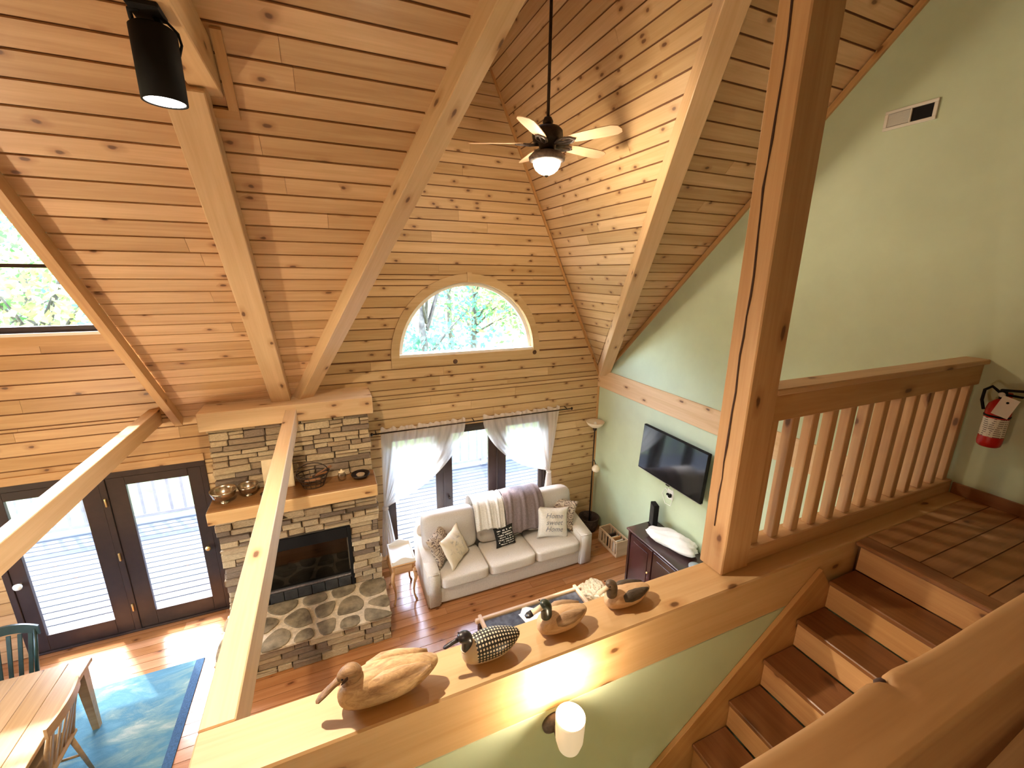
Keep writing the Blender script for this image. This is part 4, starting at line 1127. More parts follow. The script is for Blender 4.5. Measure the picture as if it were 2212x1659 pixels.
def damask(name, ground, ink, scale):
    a = NT(name); v = a.coords(False)
    vo = a.n('ShaderNodeTexVoronoi', feature='F1'); vo.inputs['Scale'].default_value = scale
    a.l(a.vmath('ADD', v, a.vmath('MULTIPLY', a.combine(a.noise(v, 14), a.noise(v, 11), 0.0), (0.12, 0.12, 0))), vo.inputs['Vector'])
    rg = a.math('LESS_THAN', a.math('ABSOLUTE', a.math('SUBTRACT', a.math('FRACT', a.math('MULTIPLY', vo.outputs['Distance'], 4.2)), 0.5)), 0.17)
    a.l(a.mix(rg, c3(ground), c3(ink)), a.b.inputs['Base Color']); a.b.inputs['Roughness'].default_value = 0.9
    return a.m
def floral(name, ground, ink):
    a = NT(name); v = a.coords(False)
    n1 = a.noise(v, 9, 6, 0.75, 2.0)
    s_ = a.n('ShaderNodeVectorMath', operation='LENGTH'); a.l(a.vmath('MULTIPLY', v, (3.2, 3.0, 0)), s_.inputs[0])
    f = a.math('MULTIPLY', a.ramp(n1, [(0.52, (0, 0, 0)), (0.62, (1, 1, 1))]), a.ramp(s_.outputs['Value'], [(0.35, (1, 1, 1)), (0.62, (0, 0, 0))]))
    a.l(a.mix(a.math('MULTIPLY', f, 0.75), c3(ground), c3(ink)), a.b.inputs['Base Color']); a.b.inputs['Roughness'].default_value = 0.9
    return a.m
M['damask'] = damask('taupe_damask', (0.50, 0.40, 0.31), (0.14, 0.10, 0.085), 9)
M['floral'] = floral('cream_floral_print', (0.72, 0.62, 0.48), (0.25, 0.23, 0.24))
M['blackcushion'] = fabric('black_cotton', (0.02, 0.019, 0.018), sc=120)
M['whitecushion'] = fabric('cream_linen', (0.76, 0.70, 0.62), sc=120)
M['greytext'] = plain('grey_print', (0.22, 0.22, 0.24), 0.9)
M['whitetext'] = plain('white_print', (0.75, 0.72, 0.66), 0.9)
pillow('cushion', (1.13, 5.0, 0.68), 0.46, 0.46, 0.07, (0.62, 0.72, 0.10), (-0.25, 0.28, 0.93), M['damask'], 'taupe swirl-patterned cushion tucked against the left sofa arm', group='sofa cushions')
pillow('cushion', (1.30, 4.90, 0.675), 0.46, 0.46, 0.07, (0.70, 0.66, 0.10), (-0.25, 0.30, 0.92), M['floral'], 'cream cushion with grey floral print leaning at the left of the sofa', group='sofa cushions')
tb_, mb_ = pillow('cushion', (2.06, 4.97, 0.60), 0.31, 0.29, 0.06, (1, 0.05, 0.06), (-0.05, 0.35, 0.93), M['blackcushion'], 'small black cushion with lines of white lettering', group='sofa cushions')
tw_, mw_ = pillow('cushion', (2.83, 4.93, 0.66), 0.49, 0.46, 0.075, (0.93, -0.22, -0.10), (0.12, 0.40, 0.90), M['whitecushion'], 'cream cushion lettered Home Sweet Home on the right of the sofa', group='sofa cushions')
pillow('cushion', (3.04, 5.06, 0.70), 0.47, 0.46, 0.07, (0.75, -0.62, -0.10), (0.2, 0.35, 0.90), M['damask'], 'patterned cushion behind the lettered one by the right sofa arm', group='sofa cushions')
def lettering(parent, mtx, lines, size, lead, mat, pw, ph, t, shear=0.3, widths=None):
    """words laid on the bulging face of a pillow, one mesh per line"""
    for k, s_ in enumerate(lines):
        cu = bpy.data.curves.new('t', 'FONT'); cu.body = s_; cu.size = size; cu.align_x = 'CENTER'; cu.align_y = 'CENTER'; cu.shear = shear; cu.resolution_u = 2
        o = bpy.data.objects.new('t', cu); COL.objects.link(o)
        dg = bpy.context.evaluated_depsgraph_get(); dg.update()
        me = bpy.data.meshes.new_from_object(o.evaluated_get(dg)); bpy.data.objects.remove(o); bpy.data.curves.remove(cu)
        y0 = (len(lines) - 1) / 2 * lead - k * lead
        for v in me.vertices:
            x, y = v.co.x, v.co.y + y0
            u, w2 = max(-0.99, min(0.99, 2 * x / pw)), max(-0.99, min(0.99, 2 * y / ph))
            v.co = (x, y, pillow_h(u, w2, t) + 0.009 + 0.006 * math.sin(9 * u + 5 * w2) * 0.6)
        me.materials.clear(); link_mesh('lettering', me, mat, parent, mtx)
lettering(tw_, mw_, ['Home', 'sweet', 'Home'], 0.105, 0.095, M['greytext'], 0.49, 0.46, 0.075, 0.35)
# the black cushion's print is too small to read: rows of short white strokes
rr = random.Random(21)
for k in range(7):
    y0 = 0.098 - 0.032 * k; x = -0.115; vs, fs = [], []
    while x < 0.11:
        l = rr.uniform(0.006, 0.02); h2 = rr.uniform(0.004, 0.009) * (1.3 if k in (0, 2) else 1)
        if rr.random() < 0.82:
            o = len(vs)
            for dx, dy in ((0, -h2), (l, -h2 + rr.uniform(-.002, .002)), (l, h2 * rr.uniform(.3, 1)), (0, h2)):
                u, w2 = 2 * (x + dx) / 0.31, 2 * (y0 + dy) / 0.29
                vs.append((x + dx, y0 + dy, pillow_h(u, w2, 0.06) + 0.0085 + 0.006 * math.sin(9 * u + 5 * w2) * 0.6))
            fs.append((o, o + 1, o + 2, o + 3))
        x += l + rr.uniform(0.002, 0.008)
    obj('printed_line', vs, fs, M['whitetext'], tb_, mb_)

# ================================================================== SIDE TABLE
M['stwood'] = wood('side_table_wood', (0.58, 0.33, 0.15), (0.40, 0.20, 0.08), knots=0.1, var=0.03, rough=0.3)
M['traywhite'] = plain('cream_tray', (0.80, 0.76, 0.70), 0.4)
sd = thing('side_table', (0.61, 5.1, 0), 'small side table with curved legs and a tray top beside the sofa', 'side table')
tx0, tx1, ty_0, ty_1 = 0.455, 0.77, 4.89, 5.33
box('table_top', (tx0, tx1), (ty_0, ty_1), (0.585, 0.605), M['stwood'], sd, 0.006)
ap = box('apron', (tx0 + 0.02, tx1 - 0.02), (ty_0 + 0.02, ty_1 - 0.02), (0.455, 0.585), M['stwood'], sd, 0.006)
box('drawer_front', (tx0 + 0.05, tx1 - 0.05), (ty_0 + 0.008, ty_0 + 0.02), (0.475, 0.57), M['stwood'], ap, 0.006)
for x, sx in ((tx0 + 0.03, -1), (tx1 - 0.03, 1)):
    for y, sy in ((ty_0 + 0.03, -1), (ty_1 - 0.03, 1)):
        d = Vector((sx, sy, 0)) * 0.7
        pts = [Vector((x, y, z)) + d * o for z, o in ((0.50, 0.0), (0.43, 0.028), (0.36, 0.03), (0.27, 0.005), (0.17, -0.012), (0.09, -0.008), (0.035, 0.012), (0.008, 0.03))]
        tube('leg', pts, [0.024, 0.026, 0.023, 0.017, 0.013, 0.012, 0.014, 0.017], M['stwood'], sd, 10)
tr = thing('serving_tray', (0.61, 5.11, 0.606), 'cream serving tray with raised scalloped ends on the side table', 'tray')
box('tray_base', (tx0 + 0.005, tx1 - 0.005), (ty_0 + 0.005, ty_1 - 0.005), (0.607, 0.617), M['traywhite'], tr, 0.003)
for x in ((tx0 + 0.005, tx0 + 0.02), (tx1 - 0.02, tx1 - 0.005)): box('tray_side', x, (ty_0 + 0.005, ty_1 - 0.005), (0.617, 0.66), M['traywhite'], tr, 0.003)
for y in (ty_0 + 0.012, ty_1 - 0.012):
    vs, n = [], 16
    for yy in (y - 0.007, y + 0.007):
        for i in range(n + 1):
            u = i / n; x = tx0 + 0.02 + (tx1 - tx0 - 0.04) * u
            vs += [(x, yy, 0.617), (x, yy, 0.655 + 0.045 * math.sin(PI * u) ** 2)]
    fs = []; o = 2 * (n + 1)
    for i in range(n):
        a = 2 * i
        fs += [(a, a + 2, a + 3, a + 1), (o + a, o + a + 1, o + a + 3, o + a + 2), (a + 1, a + 3, o + a + 3, o + a + 1)]
    obj('tray_end', vs, fs, M['traywhite'], tr)

# ================================================================== COFFEE TABLE
M['slate'] = plain('dark_slate_top', (0.075, 0.075, 0.085), 0.22, nscale=18, namt=0.25)
M['palewood'] = wood('pale_peeled_wood', (0.62, 0.42, 0.27), (0.48, 0.29, 0.16), knots=0.1, var=0.05, rough=0.4)
ct = thing('coffee_table', (1.93, 3.42, 0), 'low coffee table with dark slate top and pale crossed corner rails', 'coffee table')
cx0, cx1, cy0, cy1 = 1.30, 2.57, 3.02, 3.82
box('slate_top', (cx0 + 0.03, cx1 - 0.03), (cy0 + 0.03, cy1 - 0.03), (0.405, 0.425), M['slate'], ct, 0.003)
for y in (cy0, cy1): box('long_rail', (cx0 - 0.07, cx1 + 0.07), (y - 0.024, y + 0.024), (0.395, 0.45), M['palewood'], ct, 0.01)
for x in (cx0, cx1): box('short_rail', (x - 0.022, x + 0.022), (cy0 - 0.06, cy1 + 0.06), (0.405, 0.455), M['palewood'], ct, 0.01, axis='Y')
for x in (cx0, cx1):
    for y in (cy0, cy1): box('leg', (x - 0.035, x + 0.035), (y - 0.035, y + 0.035), (0.0, 0.395), M['darkframe'], ct, 0.008, axis='Z')
box('lower_shelf', (cx0, cx1), (cy0, cy1), (0.10, 0.12), M['darkframe'], ct, 0.003)
pp = thing('paper_sheets', (1.86, 3.66, 0.426), 'loose white sheets of paper on the coffee table', 'paper')
for i, (x, y, r) in enumerate(((1.82, 3.64, 0.2), (1.92, 3.60, -0.3), (1.86, 3.70, 0.9))):
    box('sheet', (x - 0.075, x + 0.075), (y - 0.1, y + 0.1), (0.4265 + 0.001 * i, 0.4272 + 0.001 * i), M['white'], pp, rot=Matrix.Rotation(r, 4, 'Z'))

# fluffy floor cushion beyond the table
def fluffy(name, loc, rx, ry, h, mat, label, cat, seed=4):
    rr = random.Random(seed); bm = bmesh.new()
    bmesh.ops.create_icosphere(bm, subdivisions=4, radius=1.0)
    for v in bm.verts:
        n = v.co.copy(); f = 1 + rr.uniform(-0.07, 0.09) + 0.07 * math.sin(5 * n.x + 3 * n.y) * math.cos(4 * n.y)
        v.co = Vector((n.x * rx * f, n.y * ry * f, max(0.0, (n.z * 0.5 + 0.5) * h * f)))
    o = bm_obj(name, bm, mat, None, Matrix.Translation(loc), False)
    return tag(o, label, cat)
M['fluff'] = plain('cream_fleece', (0.80, 0.66, 0.44), 0.95, nscale=40, namt=0.2, bump=0.8, bscale=70)
fluffy('floor_pouf', (2.98, 3.98, 0.0), 0.20, 0.22, 0.20, M['fluff'], 'cream fluffy pouf on the floor between coffee table and cabinet', 'pouf')
bs = thing('floor_basket', (3.80, 5.42, 0), 'dark round basket in the corner behind the sofa arm', 'basket')
M['wicker'] = plain('dark_wicker', (0.06, 0.035, 0.025), 0.8, nscale=50, namt=0.4, bump=0.8, bscale=90)
lathe('basket_body', [(0.0, 0.0), (0.13, 0.0), (0.16, 0.08), (0.17, 0.22), (0.16, 0.24), (0.15, 0.22), (0.14, 0.04), (0.0, 0.03)], (3.82, 5.42, 0), M['wicker'], bs, 28)
tube('basket_rim', loop(3.82, 5.42, 0.235, 0.167, 0.167), 0.012, M['wicker'], bs, 8, True)

# ================================================================== CRATE
M['crate'] = wood('bleached_crate_wood', (0.62, 0.45, 0.30), (0.46, 0.31, 0.19), knots=0.2, var=0.08, rough=0.7)
cr_ = thing('slatted_crate', (3.89, 4.82, 0), 'open slatted wooden crate on the floor beside the cabinet', 'crate')
kx0, kx1, ky0, ky1, kh = 3.78, 4.0, 4.58, 5.06, 0.27
box('crate_base', (kx0, kx1), (ky0, ky1), (0.0, 0.016), M['crate'], cr_, 0.002, axis='Y')
for y in ((ky0, ky0 + 0.016), (ky1 - 0.016, ky1)): box('end_panel', (kx0, kx1), y, (0.016, kh), M['crate'], cr_, 0.003)
for x in ((kx0, kx0 + 0.014), (kx1 - 0.014, kx1)):
    box('bottom_rail', x, (ky0 + 0.016, ky1 - 0.016), (0.016, 0.05), M['crate'], cr_, 0.002, axis='Y')
    box('top_rail', x, (ky0 + 0.016, ky1 - 0.016), (kh - 0.035, kh), M['crate'], cr_, 0.002, axis='Y')
    for i in range(6):
        y = ky0 + 0.04 + i * 0.074
        box('upright_slat', x, (y, y + 0.03), (0.05, kh - 0.035), M['crate'], cr_, 0.002, axis='Z')
for i, (y, hgt, rz, col) in enumerate(((4.68, 0.2, 0.1, 'traywhite'), (4.74, 0.22, -0.06, 'stwood'), (4.80, 0.19, 0.05, 'white'), (4.86, 0.21, 0.0, 'darkframe'))):
    o = box('magazine', (3.80, 3.98), (y, y + 0.02 + 0.006 * (i % 2)), (0.0165, 0.0165 + hgt), M[col], None, 0.003)
    tag(o, ['pale magazine standing nearest in the slatted crate', 'brown magazine, second from the near end of the crate', 'white magazine, third from the near end of the crate', 'dark magazine, farthest back in the slatted crate'][i], 'magazine', 'magazines in the crate')

# ================================================================== CABINET AND WHAT STANDS ON IT
M['cherry'] = wood('dark_cherry', (0.05, 0.016, 0.015), (0.022, 0.008, 0.009), knots=0.0, var=0.03, rough=0.22, coat=0.3)
cab = thing('media_cabinet', (3.78, 3.5, 0), 'glossy dark cherry cabinet standing under the television', 'cabinet')
bx0, bx1, by0, by1 = 3.56, 4.02, 2.70, 4.08
box('body', (bx0 + 0.012, bx1), (by0, by1), (0.0, 0.87), M['cherry'], cab, 0.004, axis='Y')
box('top', (bx0 - 0.03, bx1 + 0.01), (by0 - 0.03, by1 + 0.03), (0.87, 0.90), M['cherry'], cab, 0.008, axis='Y')
for i in range(3):
    y0 = by1 - 0.03 - (i + 1) * 0.44; y1 = y0 + 0.42
    dr = box('door', (bx0 - 0.006, bx0 + 0.012), (y0, y1), (0.07, 0.84), M['cherry'], cab, 0.004, axis='Z')
    box('raised_panel', (bx0 - 0.014, bx0 - 0.006), (y0 + 0.07, y1 - 0.07), (0.15, 0.76), M['cherry'], dr, 0.007, axis='Z')
    lathe('knob', [(0.006, 0), (0.006, 0.014), (0.014, 0.02), (0.012, 0.03), (0, 0.032)], (bx0 - 0.006, y0 + 0.035, 0.5), M['brass'], dr, 12, rot=Matrix.Rotation(-PI / 2, 4, 'Y'))
box('plinth', (bx0, bx0 + 0.03), (by0, by1), (0.0, 0.065), M['cherry'], cab, 0.003, axis='Y')
box('corner_stile', (bx0 - 0.008, bx0 + 0.03), (by1 - 0.032, by1 + 0.006), (0.0, 0.87), M['cherry'], cab, 0.006, axis='Z')
spk = thing('speaker_box', (3.90, 4.0, 0.90), 'slim black upright box on the left end of the cabinet', 'speaker')
rz_ = Matrix.Rotation(-0.35, 4, 'Z')
box('case', (3.86, 3.93), (3.93, 4.07), (0.905, 1.24), M['black'], spk, 0.006, rot=rz_)
box('grille', (3.853, 3.858), (3.945, 4.055), (0.93, 1.22), M['soot'], spk, 0.002, rot=rz_)
box('foot', (3.85, 3.94), (3.92, 4.08), (0.90, 0.907), M['black'], spk, 0.002, rot=rz_)
# bundled white cloth
rr = random.Random(9); bm = bmesh.new(); bmesh.ops.create_icosphere(bm, subdivisions=4, radius=1.0)
for v in bm.verts:
    n = v.co.copy(); f = 1 + 0.13 * math.sin(4 * n.y + 2) * math.sin(3 * n.x + 1) + 0.06 * math.sin(9 * n.x + 7 * n.y) + 0.03 * math.sin(17 * n.z + 9 * n.y)
    v.co = Vector((n.x * 0.17 * f, n.y * 0.36 * f, max(0.0, (n.z * 0.55 + 0.42) * 0.15 * f)))
bc = thing('cloth_bundle', (3.83, 3.58, 0.90), 'crumpled white cloth bundle with a blue stripe lying on the cabinet', 'cloth')
M['linen'] = plain('white_linen', (0.80, 0.79, 0.80), 0.9, nscale=8, namt=0.04, bump=0.3, bscale=30)
bm_obj('bundle', bm, M['linen'], bc, Matrix.Translation((3.83, 3.56, 0.901)) @ Matrix.Rotation(0.25, 4, 'Z'), True)
box('flap', (3.72, 3.84), (3.78, 3.90), (0.901, 0.918), M['linen'], bc, 0.006, rot=Matrix.Rotation(0.3, 4, 'Z'))
box('blue_stripe', (3.72, 3.84), (3.85, 3.875), (0.917, 0.920), plain('blue_stripe', (0.06, 0.10, 0.50), 0.8), bc, 0.001, rot=Matrix.Rotation(0.3, 4, 'Z'))
dc = thing('grey_round_tin', (3.72, 3.08, 0.90), 'round blue-grey tin on the cabinet beside the white cloth', 'tin')
lathe('tin', [(0.0, 0.0), (0.07, 0.0), (0.072, 0.004), (0.072, 0.04), (0.0, 0.04)], (3.72, 3.08, 0.90), plain('blue_grey_tin', (0.30, 0.36, 0.42), 0.4, 0.3), dc, 28)
lathe('lid', [(0.0, 0.04), (0.075, 0.04), (0.075, 0.055), (0.07, 0.06), (0.0, 0.06)], (3.72, 3.08, 0.90), plain('tin_lid', (0.34, 0.40, 0.46), 0.4, 0.3), dc, 28)

# ================================================================== FLOOR LAMP
fl = thing('floor_lamp', (3.86, 5.46, 0), 'torchiere floor lamp with a glass bowl and a lower reading globe in the corner', 'floor lamp')
LX, LY_ = 3.865, 5.47
lathe('base', [(0.0, 0.0), (0.13, 0.0), (0.13, 0.012), (0.04, 0.03), (0.014, 0.045), (0.0, 0.045)], (LX, LY_, 0.0), M['bronze'], fl, 28)
lathe('pole', [(0.011, 0.04), (0.011, 1.80)], (LX, LY_, 0), M['bronze'], fl, 12)
lathe('holder', [(0.011, 1.78), (0.03, 1.80), (0.034, 1.84), (0.0, 1.845)], (LX, LY_, 0), M['bronze'], fl, 16)
M['opal'] = plain('opal_glass', (0.80, 0.68, 0.52), 0.3)
lathe('bowl_shade', [(0.02, 1.84), (0.07, 1.855), (0.12, 1.89), (0.15, 1.94), (0.144, 1.945), (0.114, 1.90), (0.066, 1.866), (0.02, 1.852)], (LX, LY_, 0), M['opal'], fl, 30, cap=False)
lathe('bulb', [(0.0, 1.85), (0.02, 1.86), (0.03, 1.90), (0.02, 1.935), (0.0, 1.945)], (LX, LY_, 0), M['white'], fl, 14)
tube('reading_arm', [(LX, LY_, 1.28), (LX - 0.01, LY_ - 0.06, 1.27), (LX, LY_ - 0.09, 1.22)], 0.007, M['bronze'], fl, 8)
lathe('reading_globe', [(0.0, 1.085), (0.03, 1.09), (0.06, 1.115), (0.07, 1.15), (0.055, 1.185), (0.035, 1.20), (0.035, 1.215), (0.0, 1.215)], (LX, LY_ - 0.10, 0), M['opal'], fl, 24)

# ================================================================== RUG, DINING TABLE, CHAIRS
def rug_mat():
    a = NT('teal_rug'); v = a.coords(False)
    f = a.noise(a.vmath('MULTIPLY', v, (1.0, 2.6, 1)), 1.6, 5, 0.65, 0.6)
    g = a.noise(v, 160, 2)
    col = a.ramp(f, [(0.3, (0.11, 0.25, 0.30, 1)), (0.47, (0.06, 0.17, 0.23, 1)), (0.58, (0.14, 0.24, 0.24, 1)), (0.7, (0.36, 0.38, 0.31, 1))])
    a.l(a.mix(0.25, col, g, 'MULTIPLY'), a.b.inputs['Base Color']); a.b.inputs['Roughness'].default_value = 0.95
    a.bump(g, 0.5, 0.01); return a.m
rug = thing('area_rug', (-2.8, 3.6, 0.0), 'teal and blue area rug under the dining table', 'rug')
box('pile', (-4.05, -1.72), (2.0, 4.93), (0.001, 0.012), rug_mat(), rug)
M['navy'] = plain('navy_border', (0.03, 0.08, 0.16), 0.95, nscale=60, namt=0.2)
box('border', (-1.72, -1.64), (2.0, 4.93), (0.001, 0.012), M['navy'], rug, axis='Y')
M['oak'] = wood('pale_oak', (0.42, 0.26, 0.12), (0.28, 0.155, 0.06), knots=0.12, var=0.06, rough=0.35)
dt = thing('dining_table', (-3.0, 3.7, 0), 'pale oak dining table on the teal rug', 'dining table')
for i in range(7):
    x = -3.49 + i * 0.166
    box('top_plank', (x, x + 0.164), (2.55, 4.49), (0.715, 0.75), M['oak'], dt, 0.003, axis='Y')
for x in (-3.40, -2.45): box('apron', (x - 0.012, x + 0.012), (2.65, 4.40), (0.62, 0.715), M['oak'], dt, 0.003, axis='Y')
for y in (2.64, 4.40): box('apron', (-3.40, -2.44), (y - 0.012, y + 0.012), (0.62, 0.715), M['oak'], dt, 0.003)
for x in (-3.40, -2.40):
    for y in (2.64, 4.42):
        bm = bmesh.new(); rows = [[bm.verts.new((x + a * s_, y + b * s_, z)) for a, b in ((-1, -1), (1, -1), (1, 1), (-1, 1))] for z, s_ in ((0.0122, 0.026), (0.715, 0.042))]
        for i in range(4): bm.faces.new((rows[0][i], rows[0][(i + 1) % 4], rows[1][(i + 1) % 4], rows[1][i]))
        bm.faces.new(rows[0][::-1]); bm.faces.new(rows[1])
        bm_obj('leg', bm, M['oak'], dt)
M['tealpaint'] = plain('dark_teal_paint', (0.014, 0.035, 0.03), 0.35, nscale=10, namt=0.2)
def chair(loc, rz, mat, crestmat, label, arch=0.0):
    """slat-back chair; local +Y is the back"""
    t = thing('dining_chair', loc, label, 'chair', 'dining chairs')
    B = Matrix.Translation(loc) @ Matrix.Rotation(rz, 4, 'Z')
    def P(x, y, z): return B @ Vector((x, y, z))
    bm = cube_bm(0.44, 0.42, 0.035, 0.015, 2)
    bm_obj('seat', bm, mat, t, B @ Matrix.Translation((0, 0, 0.45)), False)
    for x in (-0.17, 0.17):
        tube('leg', [P(x * 1.15, -0.19, 0.0), P(x, -0.16, 0.44)], [0.014, 0.02], mat, t, 8)
        tube('leg', [P(x * 1.15, 0.23, 0.0), P(x, 0.17, 0.44)], [0.014, 0.02], mat, t, 8)
        tube('back_post', [P(x * 1.05, 0.185, 0.45), P(x * 1.15, 0.24, 0.72), P(x * 1.2, 0.30, 0.93)], [0.018, 0.016, 0.013], mat, t, 8)
    n = 14; vs = []
    for i in range(n + 1):
        u = 2 * i / n - 1; x = u * 0.235; yb = 0.29 + 0.03 * (1 - u * u); zt = 0.96 + arch * (1 - u * u)
        for y, z in ((yb - 0.011, zt - 0.09), (yb - 0.006, zt), (yb + 0.014, zt), (yb + 0.009, zt - 0.09)): vs.append((x, y, z))
    fs = [(0, 1, 2, 3), (4 * n + 3, 4 * n + 2, 4 * n + 1, 4 * n)]
    for i in range(n):
        for j in range(4): a = 4 * i + j; b = 4 * i + (j + 1) % 4; fs.append((a, a + 4, b + 4, b))
    obj('crest_rail', vs, fs, crestmat, t, B)
    for i in range(5):
        u = -0.8 + 0.4 * i
        bar('back_slat', P(u * 0.17, 0.185 + 0.0, 0.46), P(u * 0.205, 0.29 + 0.03 * (1 - u * u), 0.90), 0.035, 0.010, mat, t, up=B.to_3x3() @ Vector((0, 1, -0.25)), bev=0.003)
    tube('stretcher', [P(-0.19, 0.02, 0.2), P(0.19, 0.02, 0.2)], 0.011, mat, t, 7)
    for x in (-0.185, 0.185): tube('stretcher', [P(x, -0.175, 0.2), P(x, 0.205, 0.2)], 0.011, mat, t, 7)
chair((-2.50, 3.78, 0.016), -PI / 2, M['oak'], M['oak'], 'pale wooden slat-back chair on the near side of the dining table')
chair((-3.05, 4.55, 0.016), 0.0, M['tealpaint'], M['tealpaint'], 'dark teal painted chair between dining table and French doors', 0.05)

# ================================================================== DUCK DECOYS
BODY = [(-.50, .42, .06, .08, .10), (-.475, .42, .20, .24, .26), (-.42, .42, .34, .38, .36), (-.30, .44, .44, .48, .44), (-.12, .46, .495, .54, .46), (.05, .46, .50, .53, .46), (.20, .47, .45, .45, .44), (.32, .50, .35, .34, .38), (.42, .55, .25, .22, .28), (.49, .58, .16, .11, .15), (.515, .59, .09, .05, .06)]
def decoy(loc, L, Wd, H, label, mats, neck, bill, rz=0.0):
    t = thing('duck_decoy', loc, label, 'decoy', 'duck decoys on the loft beam')
    B = Matrix.Translation(loc) @ Matrix.Rotation(rz, 4, 'Z')
    bm = loft_bm([(x * L, z * H, w_ * Wd, u * H, d * H) for x, z, w_, u, d in BODY], 22, 2.3)
    for v in bm.verts:
        if v.co.z < 0.0: v.co.z = 0.0
    o = bm_obj('body', bm, mats['body'], t, B, True)
    sm = o.modifiers.new('s', 'SUBSURF'); sm.levels = 1; sm.render_levels = 1
    if 'wing' in mats:
        for sy in (1, -1):
            wb_ = loft_bm([(-.24 * L, .64 * H, .02 * Wd, .04 * H, .04 * H), (-.20 * L, .65 * H, .15 * Wd, .22 * H, .20 * H), (-.05 * L, .68 * H, .235 * Wd, .33 * H, .28 * H), (.12 * L, .68 * H, .235 * Wd, .29 * H, .26 * H), (.28 * L, .70 * H, .17 * Wd, .17 * H, .18 * H), (.42 * L, .72 * H, .05 * Wd, .05 * H, .05 * H)], 14)
            for v in wb_.verts: v.co.y += sy * 0.30 * Wd * (1 - 0.6 * max(0, v.co.x / L))
            bm_obj('wing', wb_, mats['wing'], t, B, True)
    pts = [B @ Vector(p) for p, r in neck]; c = sum(pts, Vector()) / len(pts)
    hb = tube_bm([p - c for p in pts], [r for p, r in neck], 16)
    h = bm_obj('head', hb, mats['head'], t, Matrix.Translation(c), True)
    sm = h.modifiers.new('s', 'SUBSURF'); sm.levels = 2; sm.render_levels = 2
    if 'collar' in mats:
        k = mats['collar']; q0, q1 = Vector(neck[k[0]][0]), Vector(neck[k[0] + 1][0])
        d = (q1 - q0).normalized(); tube('collar', [B @ (q0 + d * 0.001), B @ (q0 + d * k[1])], neck[k[0]][1] * 1.05, k[2], t, 16)
    (b0, b1, bw, bh, bmat, tipmat) = bill
    b0, b1 = Vector(b0), Vector(b1); Lb = (b1 - b0).length
    R = frame_from(b1 - b0, (0, 0, 1))
    bl_ = loft_bm([(0, 0, bw * .75, bh, bh), (Lb * .3, -bh * .1, bw * .7, bh * .75, bh * .7), (Lb * .65, -bh * .2, bw * .85, bh * .5, bh * .5), (Lb * .9, -bh * .3, bw * .8, bh * .35, bh * .35), (Lb, -bh * .3, bw * .35, bh * .2, bh * .2)], 12)
    bo = bm_obj('bill', bl_, bmat, t, B @ Matrix.Translation(b0) @ R, True)
    if tipmat:
        tp = loft_bm([(Lb * .62, -bh * .2, bw * .92, bh * .6, bh * .6), (Lb * .85, -bh * .3, bw * .95, bh * .5, bh * .5), (Lb * 1.01, -bh * .3, bw * .5, bh * .28, bh * .28)], 12)
        bm_obj('bill_tip', tp, tipmat, bo, B @ Matrix.Translation(b0) @ R, True)
    hc = Vector(neck[-2][0])
    for sy in (1, -1):
        lathe('eye', [(0, -0.003), (0.0032, -0.001), (0.0032, 0.001), (0, 0.003)], B @ (hc + Vector((-0.008, sy * neck[-2][1] * 0.9, 0.004))), M['black'], t, 10, rot=Matrix.Rotation(PI / 2, 4, 'X'))
    if 'stripe' in mats:
        for sy in (1, -1):
            sbm = loft_bm([(-0.024, 0, 0.0006, 0.002, 0.002), (-0.012, 0, 0.002, 0.006, 0.006), (0.006, 0, 0.0022, 0.007, 0.007), (0.022, 0, 0.0006, 0.002, 0.002)], 10)
            bm_obj('eye_stripe', sbm, mats['stripe'], h, B @ Matrix.Translation((-0.140, sy * 0.0255, 0.150)) @ Matrix.Rotation(sy * -0.12, 4, 'Z') @ Matrix.Rotation(-0.65, 4, 'Y'), True)
    return t
def carved(name, a_, b_, sc=18):
    q = NT(name); v = q.coords(False)
    f = q.noise(q.vmath('MULTIPLY', v, (10, 40, 30)), 1.0, 5, 0.7, 1.0)
    q.l(q.ramp(f, [(0.33, c3(b_)), (0.6, c3(a_))]), q.b.inputs['Base Color']); q.b.inputs['Roughness'].default_value = 0.6
    q.bump(f, 0.5, 0.006); return q.m
M['carve'] = carved('bare_carved_wood', (0.62, 0.42, 0.22), (0.34, 0.19, 0.08))
M['carvedark'] = carved('smoked_carved_wood', (0.36, 0.21, 0.10), (0.12, 0.06, 0.025))
M['carvewing'] = carved('carved_wing_wood', (0.60, 0.39, 0.20), (0.28, 0.15, 0.065))
def loon_mat():
    q = NT('loon_paint'); v = q.coords(False)
    s_ = q.n('ShaderNodeSeparateXYZ'); q.l(v, s_.inputs[0])
    ang = q.math('ARCTAN2', s_.outputs[1], q.math('SUBTRACT', s_.outputs[2], 0.03))
    u = q.math('SUBTRACT', q.math('FRACT', q.math('MULTIPLY', s_.outputs[0], 78)), 0.5)
    w2 = q.math('SUBTRACT', q.math('FRACT', q.math('MULTIPLY', ang, 5.0)), 0.5)
    d = q.math('ADD', q.math('MULTIPLY', u, u), q.math('MULTIPLY', w2, w2))
    dot = q.math('LESS_THAN', d, 0.085)
    col = q.mix(dot, (0.015, 0.012, 0.010, 1), (0.72, 0.62, 0.46, 1))
    low = q.math('LESS_THAN', s_.outputs[2], q.math('MULTIPLY_ADD', s_.outputs[0], 0.10, 0.036))
    brst = q.math('LESS_THAN', s_.outputs[0], -0.072)
    q.l(q.mix(q.math('MAXIMUM', low, brst), col, (0.60, 0.47, 0.30, 1)), q.b.inputs['Base Color']); q.b.inputs['Roughness'].default_value = 0.45
    return q.m
M['loonhead'] = plain('loon_black', (0.018, 0.014, 0.016), 0.35)
M['creampaint'] = plain('cream_paint', (0.72, 0.58, 0.40), 0.5, nscale=30, namt=0.08)
